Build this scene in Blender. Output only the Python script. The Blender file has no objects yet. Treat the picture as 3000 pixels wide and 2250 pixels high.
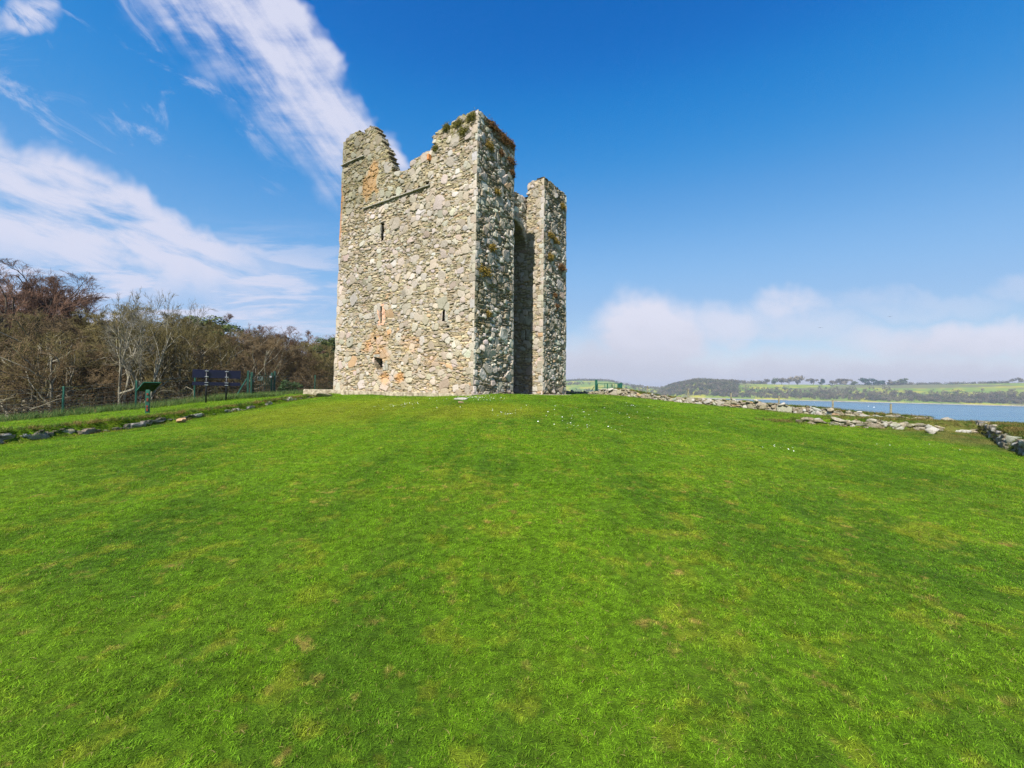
import bpy, math, random
import numpy as np
from mathutils import Matrix, Vector
R_ = np.random.default_rng(7)
random.seed(7)
C = bpy.context.scene.collection
sc = bpy.context.scene
# ------------------------------------------------------------------ camera
F, PITCH, ROLL, YAW = 1268.93, 0.01327, 0.0207, 0.60651
EYE = np.array([0, 0, 1.6])
_fw = np.array([0, math.cos(PITCH), math.sin(PITCH)]); _r = np.array([1., 0, 0]); _u = np.cross(_r, _fw)
CR = math.cos(ROLL) * _r + math.sin(ROLL) * _u
CU = -math.sin(ROLL) * _r + math.cos(ROLL) * _u
def ray(x, y):                       # direction of a picture point (3000 x 2250)
    return _fw + (x - 1500) / F * CR + (1125 - y) / F * CU
def px(x, y, Y):                     # the point of that line of sight at distance Y
    d = ray(x, y); return EYE + d * (Y / d[1])
cam = bpy.data.cameras.new('camera'); camo = bpy.data.objects.new('camera', cam); C.objects.link(camo)
cam.sensor_width = 36; cam.lens = F / 3000 * 36; cam.clip_start = .05; cam.clip_end = 20000
camo.matrix_world = Matrix(((CR[0], CU[0], -_fw[0], 0), (CR[1], CU[1], -_fw[1], 0), (CR[2], CU[2], -_fw[2], EYE[2]), (0, 0, 0, 1)))
sc.camera = camo
# ------------------------------------------------------------------ helpers
def sstep(a, b, x):
    t = np.clip((x - a) / (b - a), 0, 1); return t * t * (3 - 2 * t)
def tag(o, label=None, cat=None, group=None, kind=None):
    if label: o['label'] = label
    if cat: o['category'] = cat
    if group: o['group'] = group
    if kind: o['kind'] = kind
    return o
def empty(name, loc=(0, 0, 0), rz=0):
    o = bpy.data.objects.new(name, None); C.objects.link(o); o.location = loc; o.rotation_euler = (0, 0, rz); o.empty_display_size = .2
    return o
def new_mesh(name, V, Fq, mat=None, cols=None, smooth=False, fl=None):
    V = np.asarray(V, np.float32).reshape(-1, 3)
    me = bpy.data.meshes.new(name)
    if isinstance(Fq, np.ndarray):
        n, k = Fq.shape
        me.vertices.add(len(V)); me.vertices.foreach_set('co', V.ravel())
        me.loops.add(n * k); me.loops.foreach_set('vertex_index', Fq.astype(np.int32).ravel())
        me.polygons.add(n); me.polygons.foreach_set('loop_start', np.arange(0, n * k, k, dtype=np.int32))
        me.polygons.foreach_set('loop_total', np.full(n, k, np.int32))
    else:
        me.from_pydata(V.tolist(), [], [tuple(map(int, f)) for f in Fq])
    if cols is not None:
        a = me.attributes.new('tint', 'FLOAT_COLOR', 'POINT')
        c4 = np.ones((len(V), 4), np.float32); c4[:, :3] = cols; a.data.foreach_set('color', c4.ravel())
    if smooth: me.polygons.foreach_set('use_smooth', np.ones(len(me.polygons), bool))
    if mat: me.materials.append(mat)
    me.update(calc_edges=True); me.validate()
    return me
def put(name, me, parent=None, loc=None):
    o = bpy.data.objects.new(name, me); C.objects.link(o)
    if parent: o.parent = parent
    if loc is not None: o.location = loc
    return o
class MB:                            # collects quads into one mesh
    def __init__(s): s.v = []; s.f = []; s.n = 0
    def add(s, V, Fq):
        V = np.asarray(V, float).reshape(-1, 3); s.v.append(V); s.f += [tuple(int(i) + s.n for i in f) for f in Fq]; s.n += len(V)
    def box(s, c, h, axes=None, bev=.0):
        c = np.asarray(c, float); A = np.eye(3) if axes is None else np.asarray(axes, float); h = np.asarray(h, float)
        if bev <= 0:
            P = [c + A[0] * h[0] * i + A[1] * h[1] * j + A[2] * h[2] * k for i in (-1, 1) for j in (-1, 1) for k in (-1, 1)]
            s.add(P, [(0, 1, 3, 2), (4, 6, 7, 5), (0, 4, 5, 1), (2, 3, 7, 6), (0, 2, 6, 4), (1, 5, 7, 3)])
        else:
            b = min(bev, h.min() * .45)
            prof = [(h[0] - b, h[1]), (h[0], h[1] - b), (h[0], -h[1] + b), (h[0] - b, -h[1]), (-h[0] + b, -h[1]), (-h[0], -h[1] + b), (-h[0], h[1] - b), (-h[0] + b, h[1])]
            V = []
            for z, q in ((-h[2], .0), (-h[2] + b, 1), (h[2] - b, 1), (h[2], 0)):
                for (x, y) in prof:
                    if not q: x = np.sign(x) * (abs(x) - b * .7); y = np.sign(y) * (abs(y) - b * .7)
                    V.append(c + A[0] * x + A[1] * y + A[2] * z)
            fs = [tuple(range(8)), tuple(range(31, 23, -1))]
            for L in range(3):
                for i in range(8): fs.append((L * 8 + i, L * 8 + 8 + i, L * 8 + 8 + (i + 1) % 8, L * 8 + (i + 1) % 8))
            s.add(V, fs)
    def bar(s, a, b, r, k=6, r2=None):
        a = np.asarray(a, float); b = np.asarray(b, float); d = b - a; d /= np.linalg.norm(d)
        e = np.cross(d, (0, 0, 1) if abs(d[2]) < .9 else (1, 0, 0)); e /= np.linalg.norm(e); g = np.cross(d, e)
        r2 = r if r2 is None else r2; V = []
        for p, q in ((a, r), (b, r2)):
            for i in range(k): t = 2 * math.pi * (i + .5) / k; V.append(p + q * (math.cos(t) * e + math.sin(t) * g))
        s.add(V, [(i, (i + 1) % k, k + (i + 1) % k, k + i) for i in range(k)] + [tuple(range(k))[::-1], tuple(range(k, 2 * k))])
    def build(s, name, mat, parent=None, smooth=False):
        return put(name, new_mesh(name, np.concatenate(s.v), s.f, mat, smooth=smooth), parent)
def vnoise(U, V, s=1., seed=0, octv=1):   # 2-D value noise on arrays, -1..1
    out = np.zeros(np.broadcast(U, V).shape); amp = 1; tot = 0
    for o in range(octv):
        T = np.random.default_rng(seed * 31 + o).random((64, 64)) * 2 - 1
        u = U * s + 13.7 * o; v = V * s + 7.3 * o; i = np.floor(u).astype(int); j = np.floor(v).astype(int)
        fu = u - i; fv = v - j; fu = fu * fu * (3 - 2 * fu); fv = fv * fv * (3 - 2 * fv)
        a = T[i % 64, j % 64]; b = T[(i + 1) % 64, j % 64]; c = T[i % 64, (j + 1) % 64]; d = T[(i + 1) % 64, (j + 1) % 64]
        out += amp * ((a * (1 - fu) + b * fu) * (1 - fv) + (c * (1 - fu) + d * fu) * fv); tot += amp; amp *= .5; s *= 2.03
    return out / tot * 1.4
def inpoly(u, v, P):
    r = np.zeros(u.shape, bool); n = len(P)
    for i in range(n):
        x0, y0 = P[i]; x1, y1 = P[(i + 1) % n]
        c = ((y0 > v) != (y1 > v)) & (u < (x1 - x0) * (v - y0) / (y1 - y0 + 1e-12) + x0); r ^= c
    return r
# ------------------------------------------------------------------ materials
class T:
    def __init__(s, tree): s.t = tree; tree.nodes.clear()
    def n(s, ty, props=None, **inp):
        nd = s.t.nodes.new('ShaderNode' + ty)
        for k, v in (props or {}).items(): setattr(nd, k, v)
        for k, v in inp.items(): s.set(nd, k.replace('_', ' '), v)
        return nd
    def set(s, nd, k, v):
        k = int(k[1:]) if k[0] == 'i' and k[1:].isdigit() else k
        i = nd.inputs[k]
        if isinstance(v, bpy.types.NodeSocket): s.t.links.new(v, i)
        else:
            if i.type == 'RGBA' and len(v) == 3: v = (*v, 1)
            i.default_value = v
    def m(s, op, a, b=0., clamp=False, c=None):
        nd = s.t.nodes.new('ShaderNodeMath'); nd.operation = op; nd.use_clamp = clamp
        for k, v in enumerate((a, b) if c is None else (a, b, c)):
            if isinstance(v, bpy.types.NodeSocket): s.t.links.new(v, nd.inputs[k])
            else: nd.inputs[k].default_value = v
        return nd.outputs[0]
    def ss(s, x, a, b, lo=0., hi=1.):
        nd = s.n('MapRange', {'interpolation_type': 'SMOOTHSTEP'}, Value=x, From_Min=a, From_Max=b, To_Min=lo, To_Max=hi); return nd.outputs[0]
    def mix(s, f, a, b, mode='MIX'):
        nd = s.t.nodes.new('ShaderNodeMix'); nd.data_type = 'RGBA'; nd.blend_type = mode
        for k, v in ((0, f), (6, a), (7, b)):
            if isinstance(v, bpy.types.NodeSocket): s.t.links.new(v, nd.inputs[k])
            elif k == 0: nd.inputs[0].default_value = v
            else: nd.inputs[k].default_value = (*v, 1)
        return nd.outputs[2]
    def noise(s, vec, scale, detail=3, rough=.55, dim='3D', dist=0.):
        nd = s.n('TexNoise', {'noise_dimensions': dim}, Scale=scale, Detail=detail, Roughness=rough, Distortion=dist)
        if vec is not None: s.t.links.new(vec, nd.inputs['Vector'])
        return nd.outputs[0]
    def pos(s): return s.n('NewGeometry').outputs['Position']
    def out(s, color, rough=.9, bump=None, bstr=.5, bdist=.02, spec=.2, metal=0., sub=None):
        p = s.n('BsdfPrincipled', Base_Color=color, Roughness=rough, Metallic=metal); p.inputs['Specular IOR Level'].default_value = spec
        if bump is not None:
            b = s.n('Bump', Strength=bstr, Distance=bdist, Height=bump); s.t.links.new(b.outputs[0], p.inputs['Normal'])
        o = s.n('OutputMaterial', Surface=p.outputs[0]); return p
def mat(name):
    m = bpy.data.materials.new(name); m.use_nodes = True; return m, T(m.node_tree)
def simple(name, col, rough=.8, var=.25, scale=8., spec=.2, bump=.3, bd=.01, col2=None, metal=0.):
    m, t = mat(name); p = t.n('TexCoord').outputs['Object']
    n = t.noise(p, scale, 4); n2 = t.noise(p, scale * 7, 3)
    f = t.ss(n, .3, .7)
    a = tuple(c * (1 - var) for c in col); b = tuple(min(1, c * (1 + var)) for c in (col2 or col))
    t.out(t.mix(f, a, b), rough, n2, bump, bd, spec, metal); return m
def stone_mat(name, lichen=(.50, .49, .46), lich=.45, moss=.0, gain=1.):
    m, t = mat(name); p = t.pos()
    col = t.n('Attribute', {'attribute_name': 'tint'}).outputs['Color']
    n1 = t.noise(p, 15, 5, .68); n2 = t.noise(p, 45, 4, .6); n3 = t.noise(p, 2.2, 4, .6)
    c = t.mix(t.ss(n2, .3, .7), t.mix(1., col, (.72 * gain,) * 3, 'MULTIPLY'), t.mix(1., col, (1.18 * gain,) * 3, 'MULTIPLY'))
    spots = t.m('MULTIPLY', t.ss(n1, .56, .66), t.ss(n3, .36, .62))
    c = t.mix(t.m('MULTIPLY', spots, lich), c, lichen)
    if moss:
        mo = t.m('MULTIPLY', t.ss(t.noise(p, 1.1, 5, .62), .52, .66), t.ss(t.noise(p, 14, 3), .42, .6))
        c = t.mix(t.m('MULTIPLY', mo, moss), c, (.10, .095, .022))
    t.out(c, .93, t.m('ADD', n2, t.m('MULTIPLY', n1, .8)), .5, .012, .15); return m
M_wall = stone_mat('lit_rubble_stone', (.60, .575, .53), lich=.28, moss=.10)
M_front = stone_mat('lichened_rubble_stone', (.56, .56, .52), .45, .35)
M_shade = stone_mat('shade_darkened_stone', (.30, .30, .27), .3, .4, .5)  # same stone with a darkened colour, to deepen the shade of the recess
M_fieldstone = stone_mat('field_stone', (.50, .48, .44), .6, .4)
M_plinth = simple('plinth_stone', (.24, .195, .13), .92, .3, 5., col2=(.31, .27, .20))
M_sand = simple('red_sandstone', (.46, .25, .16), .9, .22, 6., col2=(.50, .31, .21))
M_jamb = simple('grey_dressed_stone', (.27, .255, .215), .9, .3, 7.)
M_green = simple('green_paint', (.007, .042, .028), .45, .25, 5., .45, .15, .004)
M_greenl = simple('weathered_green_paint', (.012, .082, .055), .5, .25, 5., .4, .15, .004)
M_navy = simple('navy_panel', (.0025, .0025, .020), .4, .2, 3., .45, .05, .002)
M_black = simple('dark_steel_post', (.008, .008, .014), .4, .2, 4., .4, .1, .002)
M_clamp = simple('bright_steel_clamp', (.62, .62, .62), .3, .1, 9., .5, .05, .002, metal=.6)
M_wire = simple('galvanised_wire', (.16, .17, .16), .5, .2, 9., .4, .05, .002)
M_rust = simple('bare_rusty_paint', (.16, .035, .018), .8, .3, 20.)
M_white = simple('white_plate', (.62, .63, .62), .5, .06, 5.)
M_mark = simple('grey_print', (.07, .08, .08), .6, .2, 30.)
M_postwood = simple('weathered_wood', (.21, .19, .13), .9, .3, 9.)
M_dark = simple('interior_dark', (.04, .036, .03), .95, .3, 5.)  # near-black colour standing for the unlit inside behind the openings
M_soil = simple('earth', (.07, .05, .028), .95, .35, 9.)
M_bird = simple('bird_feathers', (.03, .03, .035), .8, .2, 9.)
M_boat = simple('white_hull', (.75, .75, .73), .35, .05, 5., .5)
# ------------------------------------------------------------------ terrain
def tps(pts):
    P = np.array(pts, float); n = len(P); d = np.hypot(P[:, None, 0] - P[None, :, 0], P[:, None, 1] - P[None, :, 1])
    K = np.where(d > 0, d * d * np.log(d + 1e-9), 0) + np.eye(n) * .6
    Q = np.c_[np.ones(n), P[:, :2]]; A = np.block([[K, Q], [Q.T, np.zeros((3, 3))]])
    w = np.linalg.solve(A, np.r_[P[:, 2], 0, 0, 0])
    def f(X, Y):
        o = w[n] + w[n + 1] * X + w[n + 2] * Y
        for i in range(n):
            r2 = (X - P[i, 0]) ** 2 + (Y - P[i, 1]) ** 2; o = o + w[i] * .5 * r2 * np.log(r2 + 1e-12)
        return o
    return f
LW_Y = [-8, 5, 10, 14, 18, 24, 27, 40]; LW_X = [-13.2, -12.5, -11.85, -10.95, -10.45, -10.0, -9.8, -9.6]
lawn = tps([(0, -6, -.3), (-10, -6, -.5), (10, -6, -.4), (0, 0, 0), (0, 1.8, .0), (0, 5, .28), (0, 10, .68), (0, 15, 1.03), (-1.5, 18.6, 1.25),
            (-6, 3, -.05), (6, 3, .06), (-12.5, 5, -.1), (-11.85, 10, .1), (-10.9, 14, .36), (-10.4, 18, .66), (-10, 23, 1.02), (-5, 15, .78), (-5, 22, 1.2),
            (10, 8, .12), (13.8, 11.7, .12), (17.2, 15.9, .36), (15.9, 15.2, .38), (11.3, 17, .52), (13.8, 23.6, .73), (17.75, 18, .6), (7.8, 32, 1.3), (10.6, 28, 1.05),
            (6, 18, 1.0), (4, 24, 1.28), (3, 30, 1.33), (0, 25, 1.3), (-8, 27, 1.2), (6, 12, .55), (-6, 9, .42), (0, 36, 1.3)])
terrL = tps([(-12.5, 5, .22), (-11.85, 10, .42), (-10.9, 14, .66), (-10.4, 18, .88), (-10, 24, 1.16), (-9.5, 28, 1.22), (-13, 15.5, .51), (-18.1, 17.5, .2), (-17.3, 20, .42),
             (-16.4, 22.5, .61), (-15.2, 21.5, .64), (-14, 21.5, .76), (-15.5, 25.5, .77), (-14.9, 27.2, .9), (-13.9, 30.5, 1.05), (-12.3, 27, 1.12), (-19, 12, -.05), (-18, 8, -.1), (-16, 0, -.1)])
terrR = tps([(12.2, 17, .7), (14, 16.2, .74), (15.9, 15.4, .72), (17.4, 16, .62), (13.9, 11.7, .33), (11, 8, .25), (15, 12.5, .62), (17, 14.5, .74), (19, 14, .78), (14, 21, .74), (17, 19.2, .7), (17.75, 18, .68), (20, 16, .75), (18, 12, .75), (16, 8, .7)])
RPOLY = [(11.1, 17.1), (13.5, 16.15), (15.9, 15.2), (17.2, 15.9), (13.8, 11.7), (8, 4.5), (8, -8), (70, -8), (70, 20), (30, 20), (17.75, 18), (13, 22)]
def poly_sd(X, Y, P):
    d = np.full(X.shape, 1e9)
    for i in range(len(P)):
        a = np.array(P[i]); b = np.array(P[(i + 1) % len(P)]); e = b - a; t = np.clip(((X - a[0]) * e[0] + (Y - a[1]) * e[1]) / (e @ e), 0, 1)
        d = np.minimum(d, np.hypot(X - a[0] - t * e[0], Y - a[1] - t * e[1]))
    return np.where(inpoly(X, Y, P), d, -d)
def fence_x(Y): return -18.1 + .325 * (Y - 17.5)
def H(X, Y, bumps=True):
    X = np.asarray(X, float); Y = np.asarray(Y, float)
    Xc = np.clip(X, -20, 24); Yc = np.clip(Y, -6, 36)
    h = lawn(np.clip(X, -14, 19), Yc)
    dl = np.interp(Y, LW_Y, LW_X) - X
    h = h + (terrL(np.clip(X, -20, -8), np.clip(Yc, -2, 32)) - h) * sstep(-.07, .1, dl) * (1 - sstep(30, 36, Y))
    hr = terrR(np.clip(X, 10, 21), np.clip(Yc, 7, 22)); h = h + (hr - h) * sstep(-.08, .12, poly_sd(X, Y, RPOLY))
    df = fence_x(Y) - X; left = sstep(-.02, -.3, X / np.maximum(Y, 3))
    h = h - sstep(.6, 9, df) * 2.3 + sstep(22, 75, df) * 9.0 - .4 * sstep(.5, 2, df)
    dr = np.maximum((X - 7.8) * .815 + (Y - 32) * .58 - .4, 0)
    h = h - (.1 * np.minimum(dr, 9) + .3 * np.maximum(dr - 9, 0))
    h = h - (1 - left) * (.05 * np.maximum(Y - 36, 0) + .2 * np.maximum(Y - 60, 0))
    if bumps: h = h + .018 * vnoise(X, Y, .9, 3, 3) + .05 * vnoise(X, Y, .25, 4, 1) * sstep(3, 8, np.hypot(X, Y))
    return np.maximum(h, -16)
def hz(x, y): return float(H(np.array([x]), np.array([y]))[0])
def axis(lo, hi, step, far_lo, far_hi, g=1.13):
    a = list(np.arange(lo, hi + 1e-6, step)); s = step
    while a[-1] < far_hi: s *= g; a.append(a[-1] + s)
    s = step
    while a[0] > far_lo: s *= g; a.insert(0, a[0] - s)
    return np.array(a)
def grid_faces(ny, nx):
    I = np.arange(ny * nx).reshape(ny, nx); return np.stack([I[:-1, :-1], I[:-1, 1:], I[1:, 1:], I[1:, :-1]], -1).reshape(-1, 4)
# lawn colour shared by the turf sheet and the blades (patches of the place, in world metres)
def lawn_color(t, dark=1.):
    p = t.pos()
    big = t.noise(p, .33, 3, .5); mid = t.noise(p, 1.15, 4, .6); fine = t.noise(p, 5.5, 3, .6)
    mp = t.n('Mapping', Vector=p); mp.inputs['Rotation'].default_value = (0, 0, .55); mp.inputs['Scale'].default_value = (1.0, .13, 1)
    stripe = t.noise(mp.outputs[0], 1.5, 2, .5)
    c = t.mix(t.ss(big, .38, .62), (.084, .180, .009), (.138, .255, .011))
    c = t.mix(t.m('MULTIPLY', t.ss(stripe, .42, .60), .55), c, (.150, .290, .008))
    c = t.mix(t.m('MULTIPLY', t.ss(mid, .56, .70), .42), c, (.30, .32, .024))
    c = t.mix(t.m('MULTIPLY', t.m('MULTIPLY', t.ss(fine, .58, .72), t.ss(mid, .44, .60)), .85), c, (.40, .30, .07))
    c = t.mix(t.m('MULTIPLY', t.ss(t.noise(p, 3.6, 3, .6), .54, .66), .42), c, (.30, .32, .024)); cl = t.noise(p, 13, 3, .6); c = t.mix(1., c, t.n('HueSaturation', Color=(.5, .5, .5), Value=t.ss(cl, .3, .7, 1.4, 2.6)).outputs[0], 'MULTIPLY')
    sp = t.n('SeparateXYZ', Vector=p)
    def patch(x, y, rx, ry): return t.ss(t.m('ADD', t.m('ADD', t.m('POWER', t.m('DIVIDE', t.m('SUBTRACT', sp.outputs[0], x), rx), 2.), t.m('POWER', t.m('DIVIDE', t.m('SUBTRACT', sp.outputs[1], y), ry), 2.)), t.m('MULTIPLY', t.m('SUBTRACT', mid, .5), 2.2)), 1.5, .1)
    c = t.mix(t.m('MULTIPLY', t.m('MAXIMUM', patch(-6.2, 15.5, 3.6, 4.5), patch(-1.0, 13.5, 2.4, 2.2)), .42), c, (.34, .33, .024)); c = t.mix(t.m('MULTIPLY', t.m('MAXIMUM', patch(4.5, 14.5, 3.6, 4.2), patch(8.5, 12, 3., 3.)), .32), c, (.070, .165, .006))
    c = t.mix(t.m('MULTIPLY', t.ss(sp.outputs[0], 12.6, 14.6), .75), c, t.mix(t.ss(mid, .38, .6), (.075, .13, .02), (.20, .17, .055)))
    if dark != 1: c = t.mix(1., c, (dark,) * 3, 'MULTIPLY')
    return c
M_turf, t = mat('turf'); c = lawn_color(t, .58); p = t.pos()
sx = t.n('SeparateXYZ', Vector=p)
wood = t.ss(t.m('SUBTRACT', t.m('MULTIPLY', sx.outputs[1], .325), sx.outputs[0]), 24.6, 27.0)
c = t.mix(wood, c, t.mix(t.noise(p, 1.5, 4), (.020, .016, .008), (.05, .038, .018)))
far = t.ss(sx.outputs[1], 40, 70)
t.out(c, .95, t.noise(p, 60, 5, .7), 1., .03, .1)
ax = axis(-21, 21, .2, -420, 640); ay = axis(-5, 33, .2, -300, 560)
GX, GY = np.meshgrid(ax, ay)
g = put('ground', new_mesh('ground', np.stack([GX, GY, H(GX, GY)], -1), grid_faces(len(ay), len(ax)), M_turf, smooth=True)); tag(g, kind='structure')
# ------------------------------------------------------------------ rubble masonry relief
PAL_L = np.array([(.36, .335, .29), (.33, .30, .245), (.30, .265, .20), (.40, .385, .355), (.27, .235, .175), (.34, .315, .275), (.24, .215, .165), (.37, .33, .26)])
PAL_S = np.array([(.20, .175, .115), (.25, .215, .14), (.17, .15, .105), (.29, .255, .18), (.22, .19, .13)])
PAL_F = np.array([(.36, .365, .35), (.28, .28, .26), (.42, .425, .41), (.22, .215, .19), (.32, .315, .29), (.26, .24, .20)])
PAL_FS = np.array([(.15, .14, .105), (.11, .105, .085), (.20, .185, .14), (.17, .15, .10), (.25, .24, .21)])
def stone_field(W, Hh, res, seed, big=.55, pal=None, pals=None, quoin=(True, True), extra=(), rel=1., slate=1., ids=None):
    pal = PAL_L if pal is None else pal; pals = PAL_S if pals is None else pals; rng = np.random.default_rng(seed); nx = int(round(W / res)) + 1; ny = int(round(Hh / res)) + 1
    us = np.linspace(0, W, nx); vs = np.linspace(0, Hh, ny); U, V = np.meshgrid(us, vs)
    Uw = U + .05 * vnoise(U, V, 1.3, seed + 1, 2) + .006 * vnoise(U, V, 7, seed + 2); Vw = V + .09 * vnoise(U, V, .7, seed + 3, 2) + .006 * vnoise(U, V, 8, seed + 4)
    S = []                                        # u v a b rot p weight type
    v = -.05
    while v < Hh + .1:
        b = rng.uniform(.018, .046); u = -rng.uniform(0, .3)
        while u < W + .3:
            a = rng.uniform(.07, .30); S.append((u + a, v + b + rng.normal(0, .012), a, b * rng.uniform(.8, 1.25), rng.normal(0, .05), 6, 1.0, 0)); u += 2 * a
        v += 2 * b * .95
    nm = int(W * Hh * 8.5 * slate); nb = int(W * Hh * 3.3 * big / .55)
    for k in range(nm):
        a = rng.uniform(.07, .16); S.append((rng.uniform(0, W), rng.uniform(0, Hh), a, a * rng.uniform(.4, .9), rng.normal(0, .12), rng.uniform(2.2, 4), .74, 1))
    for k in range(nb):
        a = rng.uniform(.12, .26) * (1.5 if rng.random() < .16 else 1); S.append((rng.uniform(0, W), rng.uniform(0, Hh), a, a * rng.uniform(.5, 1.1), rng.normal(0, .2), rng.uniform(2.2, 4.5), .6, 2))
    for side, on in enumerate(quoin):
        if on:
            v = 0; k = rng.integers(2)
            while v < Hh:
                b = rng.uniform(.09, .24); a = rng.uniform(.24, .36) if k % 2 else rng.uniform(.12, .2); k += 1
                S.append((0 if side == 0 else W, v + b, a, b * .96, rng.normal(0, .03), 7, .5, 3)); v += 2 * b
    S += list(extra); S = np.array(S, float)
    ID = np.zeros((ny, nx), int); D1 = np.ones((ny, nx)); e = np.zeros((ny, nx))
    for layer in (0, 1, 2, 3):            # slates first, larger stones laid over them
        A1 = np.full((ny, nx), 9.); A2 = np.full((ny, nx), 9.); AI = np.zeros((ny, nx), int); r_ = 2.3 if layer == 0 else 1.5
        for i in np.nonzero(S[:, 7] == layer)[0]:
            u, v, a, b, r, p, w, ty = S[i]
            ee = r_ * math.hypot(a * math.cos(r), b * math.sin(r)) + .05; f = r_ * math.hypot(a * math.sin(r), b * math.cos(r)) + .05
            i0 = max(0, int((u - ee) / res)); i1 = min(nx, int((u + ee) / res) + 2); j0 = max(0, int((v - f) / res)); j1 = min(ny, int((v + f) / res) + 2)
            if i1 <= i0 or j1 <= j0: continue
            du = Uw[j0:j1, i0:i1] - u; dv = Vw[j0:j1, i0:i1] - v; cr, sr = math.cos(r), math.sin(r)
            sx_ = (du * cr + dv * sr) / a; sy_ = (-du * sr + dv * cr) / b; x = np.abs(sx_); y = np.abs(sy_)
            if layer in (1, 2) and p != 5:  # squared blocks with broken corners
                d = np.maximum(x / rng.uniform(.9, 1.1), y / rng.uniform(.9, 1.1))
                for q in range(4):
                    an = q * 1.5708 + rng.uniform(.3, 1.27); d = np.maximum(d, (sx_ * math.cos(an) + sy_ * math.sin(an)) / rng.uniform(.82, 1.3))
                    an = q * 1.5708 + rng.normal(0, .28); d = np.maximum(d, (sx_ * math.cos(an) + sy_ * math.sin(an)) / rng.uniform(.85, 1.1))
            else: d = (x ** p + y ** p) ** (1 / p)
            A = A1[j0:j1, i0:i1]; B = A2[j0:j1, i0:i1]; new = d < A
            B[:] = np.where(new, A, np.minimum(B, d)); AI[j0:j1, i0:i1][new] = i; A[:] = np.where(new, d, A)
        scl = np.minimum(S[AI, 2], S[AI, 3]); own = (A1 < 1) if layer else np.ones((ny, nx), bool)
        el = (A2 - A1) * scl * .6
        if layer: el = np.minimum(el, (1 - A1) * scl)
        ID = np.where(own, AI, ID); D1 = np.where(own, A1, D1); e = np.where(own, el, e)
    n = len(S); ty = S[:, 7].astype(int)
    dep = np.where(ty == 0, rng.uniform(-.030, .014, n), np.where(ty == 3, rng.uniform(.0, .014, n), rng.uniform(-.006, .026, n)))
    tu = rng.normal(0, .06, n) * (ty != 3); tv = rng.normal(-.02, .08, n) * (ty != 3)
    du = Uw - S[ID, 0]; dv = Vw - S[ID, 1]
    h = dep[ID] + tu[ID] * du + tv[ID] * dv + .007 * (1 - np.clip(D1, 0, 1) ** 2) + .006 * vnoise(U, V, 9, seed + 9, 2)
    j = sstep(.000, .013, e); jd = np.where(ty[ID] == 0, .040, .042) * (.6 + .8 * (vnoise(U, V, 1.3, seed + 11, 2) * .5 + .5))
    h = (h - (1 - j) * jd) * rel
    cp = pal[rng.integers(len(pal), size=n)] * rng.uniform(.88, 1.1, (n, 1)); cs = pals[rng.integers(len(pals), size=n)] * rng.uniform(.75, 1.3, (n, 1))
    cs = np.where(rng.random((n, 1)) < .22, cp * .85, cs); col = np.where((ty == 0)[:, None], cs, cp) * (1 + rng.normal(0, .03, (n, 3)))
    warm = rng.random(n) < .014; col[warm] = np.array([.40, .27, .16]) * rng.uniform(.8, 1.15, (warm.sum(), 1))
    cc = col[ID]; cc = cc + (np.array([.13, .105, .067]) - cc) * ((1 - j) * .75)[..., None]
    if ids is not None: ids.append((S[ID, 0], S[ID, 1]))
    return U, V, h, cc
def lerp(a, b, t): return a + (b - a) * t
PAL_L = lerp(PAL_L, PAL_L.mean(0), .3) * np.array([1.06, 1.02, 1.02]); PAL_S = lerp(PAL_S, PAL_S.mean(0), .3) * np.array([1.52, 1.45, 1.40]); PAL_F = PAL_F * np.array([1.34, 1.19, 1.03]); PAL_FS = PAL_FS * np.array([1.45, 1.27, 1.1])
X0T, Z0T = -1.79187, 1.6 - .25174; SD = np.array([-math.cos(YAW), math.sin(YAW), 0]); TD = np.array([math.sin(YAW), math.cos(YAW), 0]); ZD = np.array([0, 0, 1.])
L, T1, T2, T3 = 10.992, 3.303, 6.257, 9.189
def tw(s, tt, z): return np.array([X0T, 20, Z0T]) + s * SD + tt * TD + z * ZD
def E(s, tt, bs, bt): return lambda z: (s + bs * z, tt + bt * z)
EC = E(0, 0, .01453, .01018); EL = E(L, 0, -.00825, .01018); ET1 = E(0, T1, .01453, -.0071); ET2 = E(0, T2, .01453, .00176); ET3 = E(0, T3, .01453, -.0071)
def jit(z, seed): return .022 * vnoise(z * 1.0, z * 0 + seed, 3.1, 77, 2) + .018 * np.round(vnoise(z, z * 0 + seed + 5, 2.6, 78) * 1.4) * .6
def plane_hit(x, y, e0, e1):         # picture point -> (fraction across, z) on a wall standing between two edges
    d = ray(x, y); zz = 5.
    for _ in range(12):
        a0 = e0(zz); a1 = e1(zz); P = tw(*a0, zz); Q = tw(*a1, zz); n = np.cross(Q - P, ZD)
        k = (n @ (P - EYE)) / (n @ d); W = EYE + k * d; zz = W[2] - Z0T
    f = (W - P) @ (Q - P) / ((Q - P) @ (Q - P)); return f, zz
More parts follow.
